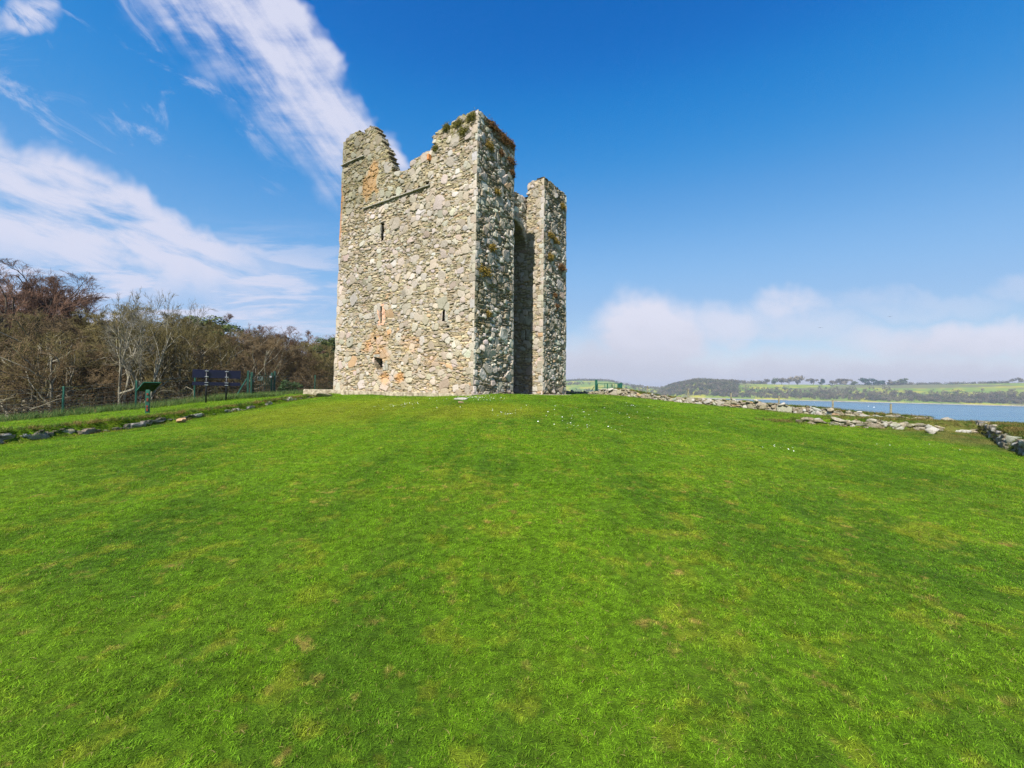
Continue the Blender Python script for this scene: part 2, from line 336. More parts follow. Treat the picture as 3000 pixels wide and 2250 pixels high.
def wall_patch(name, e0, e1, Hh, seed, mat_, parent, profile=None, holes=(), res=.025, thick=.5, back_from=99., jits=(1, 1), splay=(), paint=None, open_side=(False, False), zlo=-.25, **kw):
    """a masonry wall between two leaning edges, its outer side facing right-hand of e0->e1 x up"""
    W = np.linalg.norm(tw(*e1(5), 0) - tw(*e0(5), 0)); Ht = Hh - zlo
    sid = []; U, V, h, cc = stone_field(W, Ht, res, seed, ids=sid, **kw); ny, nx = U.shape; A = U / W; Z = V + zlo
    s0, t0 = e0(Z); s1, t1 = e1(Z); S = lerp(s0, s1, A); Tt = lerp(t0, t1, A)
    a = np.array(e0(5)); b = np.array(e1(5)); dd = (b - a) / np.linalg.norm(b - a)      # in (s,t)
    dw = dd[0] * SD + dd[1] * TD; N = np.cross(dw, ZD); N /= np.linalg.norm(N)
    tap0 = sstep(0, .07, U); tap1 = sstep(0, .07, W - U)
    hh = h * tap0 * tap1 + (1 - tap0) * .7 * jit(Z, jits[0]) + (1 - tap1) * .7 * jit(Z, jits[1])
    P = np.array([X0T, 20, Z0T]) + S[..., None] * SD + Tt[..., None] * TD + Z[..., None] * ZD + hh[..., None] * N
    P = P - ((1 - tap0) * .7 * jit(Z, jits[0]))[..., None] * dw + ((1 - tap1) * .7 * jit(Z, jits[1]))[..., None] * dw
    if paint is not None: cc = paint(A, Z, cc)
    cu = .5 * (A[:-1, :-1] + A[1:, 1:]); cz = .5 * (Z[:-1, :-1] + Z[1:, 1:]); keep = np.ones(cu.shape, bool)
    if profile is not None:
        # whole stones stand or fall: the broken edge follows the masonry
        su = np.clip(sid[0][0], .02, W - .02)[:-1, :-1] / W; sz_ = sid[0][1][:-1, :-1] + zlo; f_ = .7; keep &= inpoly(cu + (su - cu) * f_, cz + (sz_ - cz) * f_, profile)
    for hp in holes: keep &= ~inpoly(cu, cz, hp)
    I = np.arange(ny * nx).reshape(ny, nx); Fq = np.stack([I[:-1, :-1], I[:-1, 1:], I[1:, 1:], I[1:, :-1]], -1)[keep]
    Vv = P.reshape(-1, 3); Cc = cc.reshape(-1, 3)
    # border edges of the kept cells -> pushed inwards as the thickness of the wall
    K = np.pad(keep, 1); es = []
    jj, ii = np.nonzero(keep)
    for dj, di, p, q in ((-1, 0, (0, 0), (0, 1)), (1, 0, (1, 1), (1, 0)), (0, -1, (1, 0), (0, 0)), (0, 1, (0, 1), (1, 1))):
        m_ = ~K[jj + 1 + dj, ii + 1 + di]
        if dj == -1: m_ &= jj > 0
        if di == -1 and not open_side[0]: m_ &= ii > 0
        if di == 1 and not open_side[1]: m_ &= ii < nx - 2
        es.append(np.stack([I[jj[m_] + p[0], ii[m_] + p[1]], I[jj[m_] + q[0], ii[m_] + q[1]]], -1))
    es = np.concatenate(es); faces = [Fq]; vs = [Vv]; cs = [Cc]; n = len(Vv)
    if len(es):
        Au, Zu = A.ravel(), Z.ravel()
        uq, inv = np.unique(es, return_inverse=True); inv = inv.reshape(es.shape); base = Vv[uq]; bc = Cc[uq]; prev = uq; k = max(3, int(thick / .06))
        rg = np.random.default_rng(seed + 5); spl = np.zeros(len(uq))
        for hp in splay:                 # slits widen inwards
            hc = np.mean(hp, 0); hw_ = np.max(np.abs(np.array(hp) - hc), 0); nr = (np.abs(Au[uq] - hc[0]) < hw_[0] + .05 / W) & (np.abs(Zu[uq] - hc[1]) < hw_[1] + .06); spl = np.where(nr, np.sign(Au[uq] - hc[0]), spl)
        for q in range(1, k + 1):
            dpt = thick * q / k; uu = (base @ dw); vv_ = base[:, 2]
            off = .03 * vnoise(uu * 1. + dpt * 3, vv_ * 2 - dpt * 5, 5, seed + 33, 2) * (q < k)
            nw = base - N * dpt + ZD * off[:, None] + dw * (.6 * off + spl * min(.34, max(0, dpt - .02) * 3.))[:, None]
            vs.append(nw); cs.append(lerp(bc, bc[rg.permutation(len(bc))], .55) * (.85 + .3 * rg.random((len(bc), 1))))
            cur = n + np.arange(len(uq)); faces.append(np.stack([prev[inv[:, 1]], prev[inv[:, 0]], cur[inv[:, 0]], cur[inv[:, 1]]], -1)); prev = cur; n += len(uq)
    if back_from < Hh:
        kb = keep & (cz > back_from); st = Vv - N * thick; faces.append(np.stack([I[:-1, :-1], I[1:, :-1], I[1:, 1:], I[:-1, 1:]], -1)[kb] + n); vs.append(st); cs.append(Cc * .8)
    Vv = np.concatenate(vs); Cc = np.concatenate(cs); Fq = np.concatenate(faces)
    used = np.unique(Fq); mp = np.full(len(Vv), -1); mp[used] = np.arange(len(used))
    return put(name, new_mesh(name, Vv[used], mp[Fq], mat_, Cc[used]), parent)
tower = tag(empty('castle_tower', tw(0, 0, 0)), 'roofless grey rubble stone tower house with broken battlements on the mown mound', 'tower')
tower.location = (0, 0, 0)
# ---- the sunlit side wall. fractions run from the far left edge (0) to the near corner (1)
hl = lambda x, y: plane_hit(x, y, EL, EC)
PX = [(1011, 412), (1020, 398), (1046, 384), (1049, 378), (1059, 392), (1066, 396), (1068, 379), (1082, 375), (1098, 371), (1103, 381), (1110, 388), (1113, 401), (1121, 420), (1131, 436), (1137, 452), (1141, 470), (1146, 478), (1149, 504),
      (1161, 503), (1182, 497), (1200, 492), (1207, 471), (1220, 459), (1242, 449), (1262, 439), (1265.5, 437), (1266, 399), (1280, 388), (1289, 377), (1306, 371), (1327, 356), (1346, 348), (1364, 340), (1367, 333), (1384, 328), (1399, 322)]
prof = [hl(*p) for p in PX]; ztop = prof[-1][1]
prof = [(-.05, -3), (-.05, prof[0][1])] + prof + [(1.05, ztop), (1.05, -3)]
def rect(fn, x0, y0, x1, y1): return [fn(x0, y0), fn(x1, y0), fn(x1, y1), fn(x0, y1)]
slit_up = rect(hl, 1116.2, 652, 1124.2, 706); slit_red = rect(hl, 1113.2, 898, 1119, 946); slit_r = rect(hl, 1296.6, 907, 1303.2, 942)
win = [hl(1094, 1047), hl(1108, 1048), hl(1120.5, 1051), hl(1120.5, 1093), hl(1106, 1091), hl(1098, 1080)]
putlog = [rect(hl, 1247, 531, 1257, 540), rect(hl, 1224.5, 544, 1229, 550), rect(hl, 1185, 558, 1190, 563), rect(hl, 1149, 569, 1160.5, 575), rect(hl, 1131, 576, 1135.5, 582),
          rect(hl, 1037, 461, 1042, 466), rect(hl, 1062, 451, 1066.5, 455), rect(hl, 1062.5, 521, 1066, 525), rect(hl, 1310, 954, 1317, 960), rect(hl, 1096, 986, 1101, 996), rect(hl, 1167, 985, 1170.5, 988), rect(hl, 1230, 1086, 1234, 1090), rect(hl, 1023, 1000, 1027, 1004)]
pp0, pp1 = hl(1058, 508), hl(1096, 572); st0 = hl(1110, 1120)
def paint_left(A, Z, cc):
    W = L
    n = vnoise(A * W, Z, 1.6, 501, 4)
    # orange render left on the wall under the left battlement
    c0 = hl(1085, 552); c1 = hl(1090, 515); c2 = hl(1072, 540)
    d = np.minimum.reduce([np.hypot((A - c0[0]) * W / .62, (Z - c0[1]) / .62), np.hypot((A - c1[0]) * W / .5, (Z - c1[1]) / .75), np.hypot((A - c2[0]) * W / .4, (Z - c2[1]) / .6)])
    m = sstep(1.15, .75, d + n * .5); cc = cc + (np.array([.44, .245, .105]) - cc) * (m * .75)[..., None]
    e = sstep(.022, .008, A) * sstep(8.9, 9.3, Z) * sstep(12.9, 12.2, Z); cc = cc + (np.array([.42, .20, .09]) - cc) * (e * .75)[..., None]
    # rust-brown staining round the low window
    for (x, y, r, k) in ((1128, 1107, .55, .6), (1168, 1105, .45, .7), (1108, 1000, 1.1, .35), (1118, 1040, .9, .4), (1075, 1015, .8, .3), (1200, 1000, .9, .25), (1260, 1055, .9, .2)):
        c = hl(x, y); d = np.hypot((A - c[0]) * W / r, (Z - c[1]) / (r * .7)); m = sstep(1.1, .4, d + .45 * n) * k
        cc = cc + (cc * np.array([1.25, .82, .45]) + np.array([.06, .01, -.01]) - cc) * m[..., None]
    lo = sstep(5.0, 1., Z) * .35; cc = cc * (1 + lo[..., None] * np.array([.10, .0, -.12]))
    up = sstep(10.3, 11.2, Z) * sstep(.95, .35, A); cc = cc * (1 - up[..., None] * np.array([.22, .20, .28]))
    tl = sstep(8.5, 9.6, Z) * sstep(.30, .18, A); cc = cc * (1 - tl[..., None] * np.array([.18, .18, .22]))
    g = vnoise(A * W, Z, .5, 502, 3); cc = cc * (1 + .16 * g[..., None])
    # moss along the top courses of the near battlement
    mm = sstep(.70, .78, A) * sstep(12.1, 12.9, Z) * sstep(-.1, .5, vnoise(A * W, Z, 3.1, 503, 3)); cc = cc + (np.array([.15, .135, .03]) - cc) * (mm * .8)[..., None]
    return cc
wall_patch('side_wall', EL, EC, max(p[1] for p in prof) + .03, 11, M_wall, tower, prof, [slit_up, slit_red, slit_r, win] + putlog, back_from=9.6, res=.021, splay=[slit_up, slit_r] + putlog, paint=paint_left, jits=(3, 1), big=.62)
# ---- entrance front: two turrets, the wall between them deep in shade
hf1 = lambda x, y: plane_hit(x, y, EC, ET1)
hf2 = lambda x, y: plane_hit(x, y, ET2, ET3)
P1 = [(1399, 322), (1412, 334), (1414, 330), (1420, 331), (1427, 339), (1430, 346), (1440, 352), (1453, 366), (1466, 379), (1480, 391), (1488, 402), (1500, 409), (1503, 418), (1508, 425)]
p1 = [hf1(*p) for p in P1]; p1 = [(-.05, -3), (-.05, ztop)] + p1 + [(1.06, p1[-1][1]), (1.06, -3)]
def paint_front(seed, k=1.):
    def f(A, Z, cc):
        n = vnoise(A * 3.3, Z, 1.2, seed, 4); w = vnoise(A * 3.3, Z, .55, seed + 1, 3)
        m = sstep(.15, .55, n) * .5 * k; cc = cc + (np.array([.135, .105, .035]) - cc) * m[..., None]
        cc = cc * (1 + .3 * sstep(-.3, .6, w)[..., None] - .12); return cc
    return f
f_sl1 = rect(hf1, 1453, 440, 1457.6, 478); f_sl2 = rect(hf1, 1446.6, 732, 1449.2, 768); f_sl3 = rect(hf1, 1448.3, 983, 1451.4, 1016)
fr = dict(pal=PAL_F, pals=PAL_FS, rel=1.5)
tur1 = empty('turret'); tur1.parent = tower
tur2 = empty('turret'); tur2.parent = tower
wall_patch('turret_front', EC, ET1, ztop + .03, 12, M_front, tur1, p1, [f_sl1, f_sl2, f_sl3], back_from=9.6, splay=[f_sl1, f_sl3], res=.021, paint=paint_front(601), jits=(1, 5), big=.75, **fr)
P2 = [(1594, 518), (1606, 526), (1620, 534), (1633, 546), (1645, 553), (1653, 561), (1661, 568)]
p2 = [hf2(*p) for p in P2]; z2 = p2[0][1]; p2 = [(-.05, -3), (-.05, z2)] + p2 + [(1.06, p2[-1][1]), (1.06, -3)]
wall_patch('turret_front', ET2, ET3, z2 + .03, 13, M_front, tur2, p2, [], back_from=9.6, paint=paint_front(603, 1.2), jits=(7, 9), big=.55, **fr)
DR = 3.0                             # how far back the entrance wall lies
ER2 = E(DR, T2, .0, .00176); ER1 = E(DR, T1, .0, -.0071)
hs2 = lambda x, y: plane_hit(x, y, ER2, ET2)
q = [hs2(*p) for p in [(1546, 577), (1546, 560), (1547, 543), (1547, 537), (1556, 533), (1570, 530), (1580, 525), (1594, 518)]]
side2 = [(-.05, -3), (-.05, q[0][1] - .5), (q[0][0] - .1, q[0][1] - .4)] + q + [(1.05, z2), (1.05, -3)]
s2w = rect(hs2, 1537.3, 966, 1541.3, 995)
wall_patch('turret_side', ER2, ET2, z2 + .03, 14, M_wall, tur2, side2, [s2w], back_from=9.9, jits=(11, 7), big=.6, res=.03, slate=.8)
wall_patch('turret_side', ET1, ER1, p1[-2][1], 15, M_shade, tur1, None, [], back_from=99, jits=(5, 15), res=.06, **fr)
# arch between the turrets and the wall above it
sa = 1.2; EA1 = E(sa, T1, .0145, -.0071); EA2 = E(sa, T2, .0145, .00176)
ha = lambda x, y: plane_hit(x, y, EA1, EA2)
ztopA = ha(1535, 578)[1]; ztA0 = ha(1508, 559)[1]; Wd = T2 - T1; Rr = Wd / 2 - .02; zs = 8.65
cut = [(.5 + Rr / Wd * math.cos(a), zs + Rr * math.sin(a)) for a in np.linspace(0, math.pi, 40)]
ex = []
for a in np.linspace(.03, math.pi - .03, 52):
    ex.append((Wd / 2 + (Rr + .17) * math.cos(a), zs + (Rr + .17) * math.sin(a) - 8.0, .19, .044, a, 5, .45, 1))
arch = [(-.1, zs - .02)] + [(-.1, ztA0), (.5, (ztA0 + ztopA) / 2), (1.1, ztopA), (1.1, zs - .02)] + cut
wall_patch('arch', EA1, EA2, max(ztopA, ztA0) + .05, 16, M_front, tower, arch, [], thick=.75, back_from=99, jits=(15, 16), zlo=8.0, extra=ex, quoin=(False, False), res=.03, **fr)
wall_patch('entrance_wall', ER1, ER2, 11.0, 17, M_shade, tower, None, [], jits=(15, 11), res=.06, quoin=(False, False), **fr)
# plain rear walls close the tower, with unseen floors added to keep it dark inside
EB = E(L, T3, -.00825, -.0071)
wall_patch('rear_wall', ET3, EB, 11.3, 18, M_front, tower, None, [], res=.08, jits=(9, 20), **fr)
wall_patch('rear_wall', EB, EL, 12.4, 19, M_front, tower, None, [], res=.08, jits=(20, 3), **fr)
b = MB(); b.add([tw(.25, .25, 9.7), tw(L - .3, .25, 9.7), tw(L - .3, T3 - .25, 9.7), tw(DR + .1, T3 - .25, 9.7), tw(DR + .1, .25, 9.7)], [(0, 1, 2, 3, 4)])
for (a0, a1, zz) in ((.25, T1 - .2, ztop - .9), (T2 + .2, T3 - .25, z2 - .8)): b.add([tw(.3, a0, zz), tw(DR + .2, a0, zz), tw(DR + .2, a1, zz), tw(.3, a1, zz)], [(0, 1, 2, 3)])
b.build('unseen_floor', M_dark, tower)
# string courses (a thin line of projecting slates)
def course(e0, e1, f0, f1, z, name):
    n = int(abs(f1 - f0) * L / .3); rg = np.random.default_rng(int(z * 100)); b = MB()
    for k in range(n):
        a0 = lerp(f0, f1, k / n); a1 = lerp(f0, f1, (k + 1) / n) ; zz = z + rg.normal(0, .008)
        p = (np.array(e0(zz)) * (1 - a0) + np.array(e1(zz)) * a0); q_ = (np.array(e0(zz)) * (1 - a1) + np.array(e1(zz)) * a1)
        c = tw(*((p + q_) / 2), zz) - TD * .0; b.box(c, (np.linalg.norm(q_ - p) / 2 - .004, .10 + rg.uniform(-.015, .02), .026 + rg.uniform(-.004, .006)), (-SD, TD, ZD), .008)
    return b.build(name, M_jamb, tower)
fa0, za = hl(1065, 612.7); fa1, _ = hl(1262, 541.7); course(EL, EC, fa0, fa1, za, 'string_course')
fb0, zb = hl(1003.4, 486.5); fb1, _ = hl(1069, 459.4); course(EL, EC, fb0 - .006, fb1, zb, 'string_course')
# dressed stones round the slits
def frame_stones(par, fn, e0, e1, boxes, m_, name='slit_frame', proud=.008, nrm=None):
    b = MB()
    for (x0, y0, x1, y1) in boxes:
        c = [fn(x0, y0), fn(x1, y0), fn(x1, y1), fn(x0, y1)]; f = [(np.array(e0(z)) * (1 - a) + np.array(e1(z)) * a, z) for a, z in c]
        P = [tw(*st, z) for st, z in f]; ctr = sum(P) / 4; w = (np.linalg.norm(P[1] - P[0]) + np.linalg.norm(P[2] - P[3])) / 4; hgt = (np.linalg.norm(P[3] - P[0]) + np.linalg.norm(P[2] - P[1])) / 4
        dw = P[1] - P[0]; dw[2] = 0; dw /= np.linalg.norm(dw); N = np.cross(dw, ZD); b.box(ctr + N * (proud - .05), (w - .004, .05, hgt - .004), (dw, N, ZD), .012)
    o = b.build(name, m_, par); return o
def hole_box(par, fn, e0, e1, x0, y0, x1, y1, name='slit_window'):
    """recessed dark back of an opening"""
    c = [fn(x0, y0), fn(x1, y0), fn(x1, y1), fn(x0, y1)]; P = [tw(*(np.array(e0(z)) * (1 - a) + np.array(e1(z)) * a), z) for a, z in c]
    dw = P[1] - P[0]; dw[2] = 0; dw /= np.linalg.norm(dw); N = np.cross(dw, ZD); ctr = sum(P) / 4
    w = np.linalg.norm(P[1] - P[0]) / 2 + (.05 if name == 'window' else .42); hgt = np.linalg.norm(P[3] - P[0]) / 2 + .05
    b = MB(); b.box(ctr - N * .56, (w, .05, hgt), (dw, N, ZD)); return b.build(name, M_dark, par)
w = hole_box(tower, hl, EL, EC, 1113, 898, 1119, 946); w['label'] = 'narrow slit framed in pink sandstone'
frame_stones(w, hl, EL, EC, [(1104.5, 899, 1113.2, 924), (1103, 924.5, 1113.2, 947), (1119, 898, 1128, 921), (1119, 921.5, 1128.5, 946), (1106, 946.5, 1124, 953.5), (1109, 891, 1125, 897.5)], M_sand)
w = hole_box(tower, hl, EL, EC, 1117.6, 653, 1122.4, 706); frame_stones(w, hl, EL, EC, [(1109.5, 660, 1116, 695), (1112, 647.5, 1126, 651.8)], M_jamb)
w = hole_box(tower, hl, EL, EC, 1298, 908, 1302.4, 942); frame_stones(w, hl, EL, EC, [(1303.4, 921, 1313, 941)], M_jamb, proud=.015)
w = hole_box(tower, hl, EL, EC, 1094, 1047, 1121, 1093, 'window'); w['label'] = 'low broken square window opening'
frame_stones(w, hl, EL, EC, [(1121, 1055, 1136, 1085), (1094, 1038, 1124, 1046)], M_jamb)
w = hole_box(tur1, hf1, EC, ET1, 1453.6, 440, 1457, 478); frame_stones(w, hf1, EC, ET1, [(1449.5, 438, 1453.6, 476), (1457, 442, 1461, 482), (1448, 432, 1460, 438)], M_jamb)
w = hole_box(tur1, hf1, EC, ET1, 1447, 732, 1449, 768); frame_stones(w, hf1, EC, ET1, [(1443.5, 730, 1447, 768), (1449, 732, 1452, 770)], M_jamb, proud=.015)
w = hole_box(tur1, hf1, EC, ET1, 1448.8, 983, 1451, 1016); frame_stones(w, hf1, EC, ET1, [(1440, 984, 1448.8, 1016), (1451, 988, 1462.5, 1017)], M_jamb)
w = hole_box(tur2, hs2, ER2, ET2, 1537.3, 966, 1541.3, 995); frame_stones(w, hs2, ER2, ET2, [(1526, 968, 1537, 994), (1541.5, 966, 1554, 994)], M_jamb)
b = MB(); f, z = hl(1260, 463); P = tw(*(np.array(EL(z)) * (1 - f) + np.array(EC(z)) * f), z); b.box(P - TD * .05, (.07, .12, .14), (-SD, TD, ZD), .01); b.build('brick_spout', simple('orange_brick', (.45, .19, .07), .9, .2, 9.), tower)
# plinth: a low ledge of mortared stone round the foot
def prism(poly, z0, z1, m_, name, parent=None, seg=.12, n_=.02, seed=3):
    pts = []
    for i in range(len(poly)):
        a = np.array(poly[i], float); c = np.array(poly[(i + 1) % len(poly)], float); k = max(1, int(np.linalg.norm(c - a) / seg))
        for q in range(k): pts.append(a + (c - a) * q / k)
    pts = np.array(pts); n = len(pts); ctr = pts.mean(0); rg = np.random.default_rng(seed); V = []
    out = []
    for lev, (zz, ins) in enumerate(((z0, .0), (lerp(z0, z1, .6), .0), (z1 - .01, .02), (z1, .07))):
        d = pts - ctr; d /= np.linalg.norm(d, axis=1)[:, None]
        pq = pts - d * ins + rg.normal(0, n_, (n, 2)) * (.5 if lev == 3 else 1); V.append(np.c_[pq, zz + rg.normal(0, n_ * .4, n)])
    V = np.concatenate(V); fs = []
    for lv in range(3):
        for i in range(n): fs.append((lv * n + i, lv * n + (i + 1) % n, lv * n + n + (i + 1) % n, lv * n + n + i))
    fs.append(tuple(range(3 * n, 4 * n))); return put(name, new_mesh(name, V, fs, m_), parent)
o_ = .42; xy = lambda s, tt: tuple(tw(s, tt, 0)[:2])
prism([xy(L + 2.6, -o_), xy(-.3, -o_), xy(-.34, T3 + .3), xy(L + 2.6, T3 + .3)][::-1], Z0T - .9, Z0T + .012, M_plinth, 'plinth', tower)
# ------------------------------------------------------------------ rocks
def rock_arrays(n, seed, k=5, flat=.0):
    """n unit rocks (n, verts, 3) on a k x k per-side cube sphere"""
    g_ = np.linspace(-1, 1, k); V = {}; fs = []
    def vid(p):
        key = tuple(np.round(p, 5)); return V.setdefault(key, len(V))
    for ax_ in range(3):
        for sg in (-1, 1):
            for i in range(k - 1):
                for j in range(k - 1):
                    q = []
                    for (a, c) in ((i, j), (i + 1, j), (i + 1, j + 1), (i, j + 1)):
                        p = [0, 0, 0]; p[ax_] = sg; p[(ax_ + 1) % 3] = g_[a]; p[(ax_ + 2) % 3] = g_[c]; q.append(vid(p))
                    fs.append(q if sg > 0 else q[::-1])
    B = np.array(list(V.keys())); fs = np.array(fs); rg = np.random.default_rng(seed)
    sph = B / np.linalg.norm(B, axis=1)[:, None]; base = B * .62 + sph * .5
    out = np.repeat(base[None], n, 0)
    for q in range(13):                 # cut by random planes: angular faces
        d = rg.normal(size=(n, 3)); d /= np.linalg.norm(d, axis=1)[:, None]; o = rg.uniform(.50, .92, n)
        e = np.einsum('nvk,nk->nv', out, d) - o[:, None]; out = out - np.maximum(e, 0)[..., None] * d[:, None]
    out += rg.normal(0, .028, out.shape); return out, fs
def rock_mesh(name, items, seed, mat_, parent=None, pal=None, extra=None, k=5):
    """items: (centre, half sizes, yaw, tilt)"""
    pal = np.array([(.31, .29, .25), (.25, .225, .18), (.36, .34, .30), (.20, .175, .13), (.28, .24, .17)]) if pal is None else pal
    A, fs = rock_arrays(len(items), seed, k); rg = np.random.default_rng(seed + 1); V = []; Fa = []; Cc = []
    for i, (c, h, yw, tl) in enumerate(items):
        p = A[i] * np.asarray(h); ct, st = math.cos(tl), math.sin(tl); p = np.stack([p[:, 0] * ct + p[:, 2] * st, p[:, 1], -p[:, 0] * st + p[:, 2] * ct], -1)
        cy, sy = math.cos(yw), math.sin(yw); p = np.stack([p[:, 0] * cy - p[:, 1] * sy, p[:, 0] * sy + p[:, 1] * cy, p[:, 2]], -1) + np.asarray(c)
        V.append(p); Fa.append(fs + i * A.shape[1]); Cc.append(np.repeat((pal[rg.integers(len(pal))] * rg.uniform(.8, 1.15))[None], A.shape[1], 0))
    return put(name, new_mesh(name, np.concatenate(V), np.concatenate(Fa), mat_, np.concatenate(Cc)), parent)
def path_pts(P, step):
    P = np.array(P, float); s = np.r_[0, np.cumsum(np.linalg.norm(np.diff(P, axis=0), axis=1))]; u = np.arange(0, s[-1], step)
    return np.stack([np.interp(u, s, P[:, 0]), np.interp(u, s, P[:, 1])], -1), u, s[-1]
PAL_W = np.array([(.29, .27, .23), (.24, .215, .165), (.34, .325, .29), (.20, .17, .12), (.26, .23, .17)]); PAL_WS = np.array([(.20, .175, .125), (.26, .225, .16), (.16, .14, .10)])
M_bank, t = mat('rough_turf'); p = t.pos(); n1 = t.noise(p, 2.2, 4, .6); n2 = t.noise(p, 9, 4, .6)
c = t.mix(t.ss(n1, .38, .6), (.055, .10, .013), (.16, .125, .035)); c = t.mix(t.ss(n2, .5, .68), c, (.11, .13, .02)); t.out(c, .95, t.noise(p, 60, 4), 1., .05, .1)
def dry_wall(name, label, cat, P, hf, seed, size=(.2, .12), depth=.3, side=1, zb=None, group=None, skip=0., cap=True, pal=None, inset=.0, big=1.0, loose=1.):
    """low ruined wall along a plan path: irregular stones in courses on an earth core"""
    root = tag(empty(name), label, cat, group); rg = np.random.default_rng(seed)
    P = np.array(P, float); s = np.r_[0, np.cumsum(np.linalg.norm(np.diff(P, axis=0), axis=1))]; LL = s[-1]; items = []
    at = lambda u: (np.interp(u, s, P[:, 0]), np.interp(u, s, P[:, 1]))
    base = (lambda x, y: hz(x, y)) if zb is None else zb
    Hm = max(hf(q) for q in np.linspace(0, 1, 80)) + .22; res = .03
    U, V, h, cc = stone_field(LL, Hm + .15, res, seed, big=big, pal=PAL_W, pals=PAL_WS, quoin=(False, False), slate=.9)
    sc_ = 1.7; us = U[0]; X = np.interp(us, s, P[:, 0]); Y = np.interp(us, s, P[:, 1]); dx = np.gradient(X); dy = np.gradient(Y); q = np.hypot(dx, dy) + 1e-9; k_ = np.ones(25) / 25
    dx = np.convolve(np.pad(dx / q, 12, 'edge'), k_, 'valid'); dy = np.convolve(np.pad(dy / q, 12, 'edge'), k_, 'valid'); nx_, ny_ = -dy * side, dx * side
    zb_ = np.array([base(x + a * .15, y + b * .15) for x, y, a, b in zip(X, Y, nx_, ny_)]); zb_ = np.convolve(np.pad(zb_, 12, 'edge'), k_, 'valid')
    top = np.array([hf(a / LL) for a in us]) + .07 * vnoise(us, us * 0, 2.6, seed + 3, 2) + .03 * np.round(vnoise(us, us * 0 + 9, 5., seed + 4) * 1.5)
    wob = .07 * vnoise(us, us * 0, .9, seed + 6, 2) - .02 + inset; hh = h * sc_ + wob[None] - .12 * np.clip(V - .15, 0, 9)
    Pg = np.stack([X[None] + nx_[None] * hh, Y[None] + ny_[None] * hh, zb_[None] - .15 + V], -1); ny2, nx2 = U.shape
    keep = (V[:-1, :-1] + .015 - .15) < top[None, :-1] * np.ones((ny2 - 1, 1)); gap = vnoise(us, us * 0, .8, seed + 8, 2) * .5 + .5; keep &= ~((gap < skip)[None, :-1] & (V[:-1, :-1] > .15))
    I = np.arange(ny2 * nx2).reshape(ny2, nx2); Q4 = np.stack([I[:-1, :-1], I[:-1, 1:], I[1:, 1:], I[1:, :-1]], -1); Fq = Q4[keep]; n0 = ny2 * nx2
    # top and broken ends go back into the bank
    V2 = Pg.reshape(-1, 3) - np.stack([np.tile(nx_, ny2), np.tile(ny_, ny2), np.zeros(n0)], -1) * .32 - np.array([0, 0, .03]); K = np.pad(keep, 1); jj, ii = np.nonzero(keep); fs = [Fq]
    for dj, di, p_, q_ in ((1, 0, (1, 1), (1, 0)), (0, -1, (1, 0), (0, 0)), (0, 1, (0, 1), (1, 1))):
        m_ = ~K[jj + 1 + dj, ii + 1 + di]; a_, b_ = I[jj[m_] + p_[0], ii[m_] + p_[1]], I[jj[m_] + q_[0], ii[m_] + q_[1]]; fs.append(np.stack([b_, a_, a_ + n0, b_ + n0], -1))
    Fq = np.concatenate(fs); Fq = Fq if side < 0 else Fq[:, ::-1]; Vv = np.r_[Pg.reshape(-1, 3), V2]; Cc = np.r_[cc.reshape(-1, 3), cc.reshape(-1, 3)]; us_ = np.unique(Fq); mp_ = np.full(len(Vv), -1); mp_[us_] = np.arange(len(us_))
    put('stonework', new_mesh('stonework', Vv[us_], mp_[Fq], M_fieldstone, Cc[us_]), root)
    # loose coping stones, bedded in the top of the same wall
    u = rg.uniform(0, .5)
    while u < LL - .2 and loose > 0:
        a = rg.choice([.10, .16, .25], p=[.45, .35, .2]) * rg.uniform(.8, 1.2); k = min(len(us) - 1, int((u + a) / res)); hb = a * rg.uniform(.32, .6)
        if gap[k] >= skip: items.append(((X[k] - nx_[k] * rg.uniform(.0, .12), Y[k] - ny_[k] * rg.uniform(.0, .12), zb_[k] + top[k] + hb * .35), (a, a * rg.uniform(.6, .9), hb), math.atan2(dy[k], dx[k]) + rg.normal(0, .25), rg.normal(0, .12)))
        u += 2 * a + rg.exponential(.55 / loose)
    if items: rock_mesh('coping', items, seed + 9, M_fieldstone, root, pal)
    # earth core and turf behind the face
    pts, u, _ = path_pts(P, .25); V = []; n = len(pts)
    for i in range(n):
        j0, j1 = max(0, i - 1), min(n - 1, i + 1); d = pts[j1] - pts[j0]; d /= np.linalg.norm(d); nn = np.array([-d[1], d[0]]) * side; hq = hf(u[i] / LL); zb_ = base(*(pts[i] + nn * .15))
        prof_ = [(-.24, -.2), (-.24, max(.02, hq - .12)), (-.30, max(.02, hq - .01) + rg.uniform(0, .04)), (-.45, max(.02, hq - .0) + rg.uniform(0, .05)), (-.8, max(.02, hq - .12)), (-1.1, -.3)]
        for (o, zz) in prof_: V.append((*(pts[i] + nn * o), zb_ + zz))
    fs = [(i * 6 + k, i * 6 + k + 1, i * 6 + 7 + k, i * 6 + 6 + k) for i in range(n - 1) for k in range(5)]
    if cap: put('turf_top', new_mesh('turf_top', V, fs if side < 0 else [f[::-1] for f in fs], M_bank), root)
    return root
main_w = dry_wall('ruined_wall', 'long low ruined stone wall running right from the tower, turf along its top', 'wall', [(3.0, 34.2), (5.2, 34.4), (7.8, 32), (13.8, 23.6), (17.6, 18.2)],
         lambda f: np.interp(f, [0, .1, .17, .22, .28, .36, .46, .64, .85, .93, 1], [.12, .15, .22, .48, .52, .30, .27, .40, .34, .22, .14]) , 21, side=-1, skip=.03, big=1.0, loose=.8)
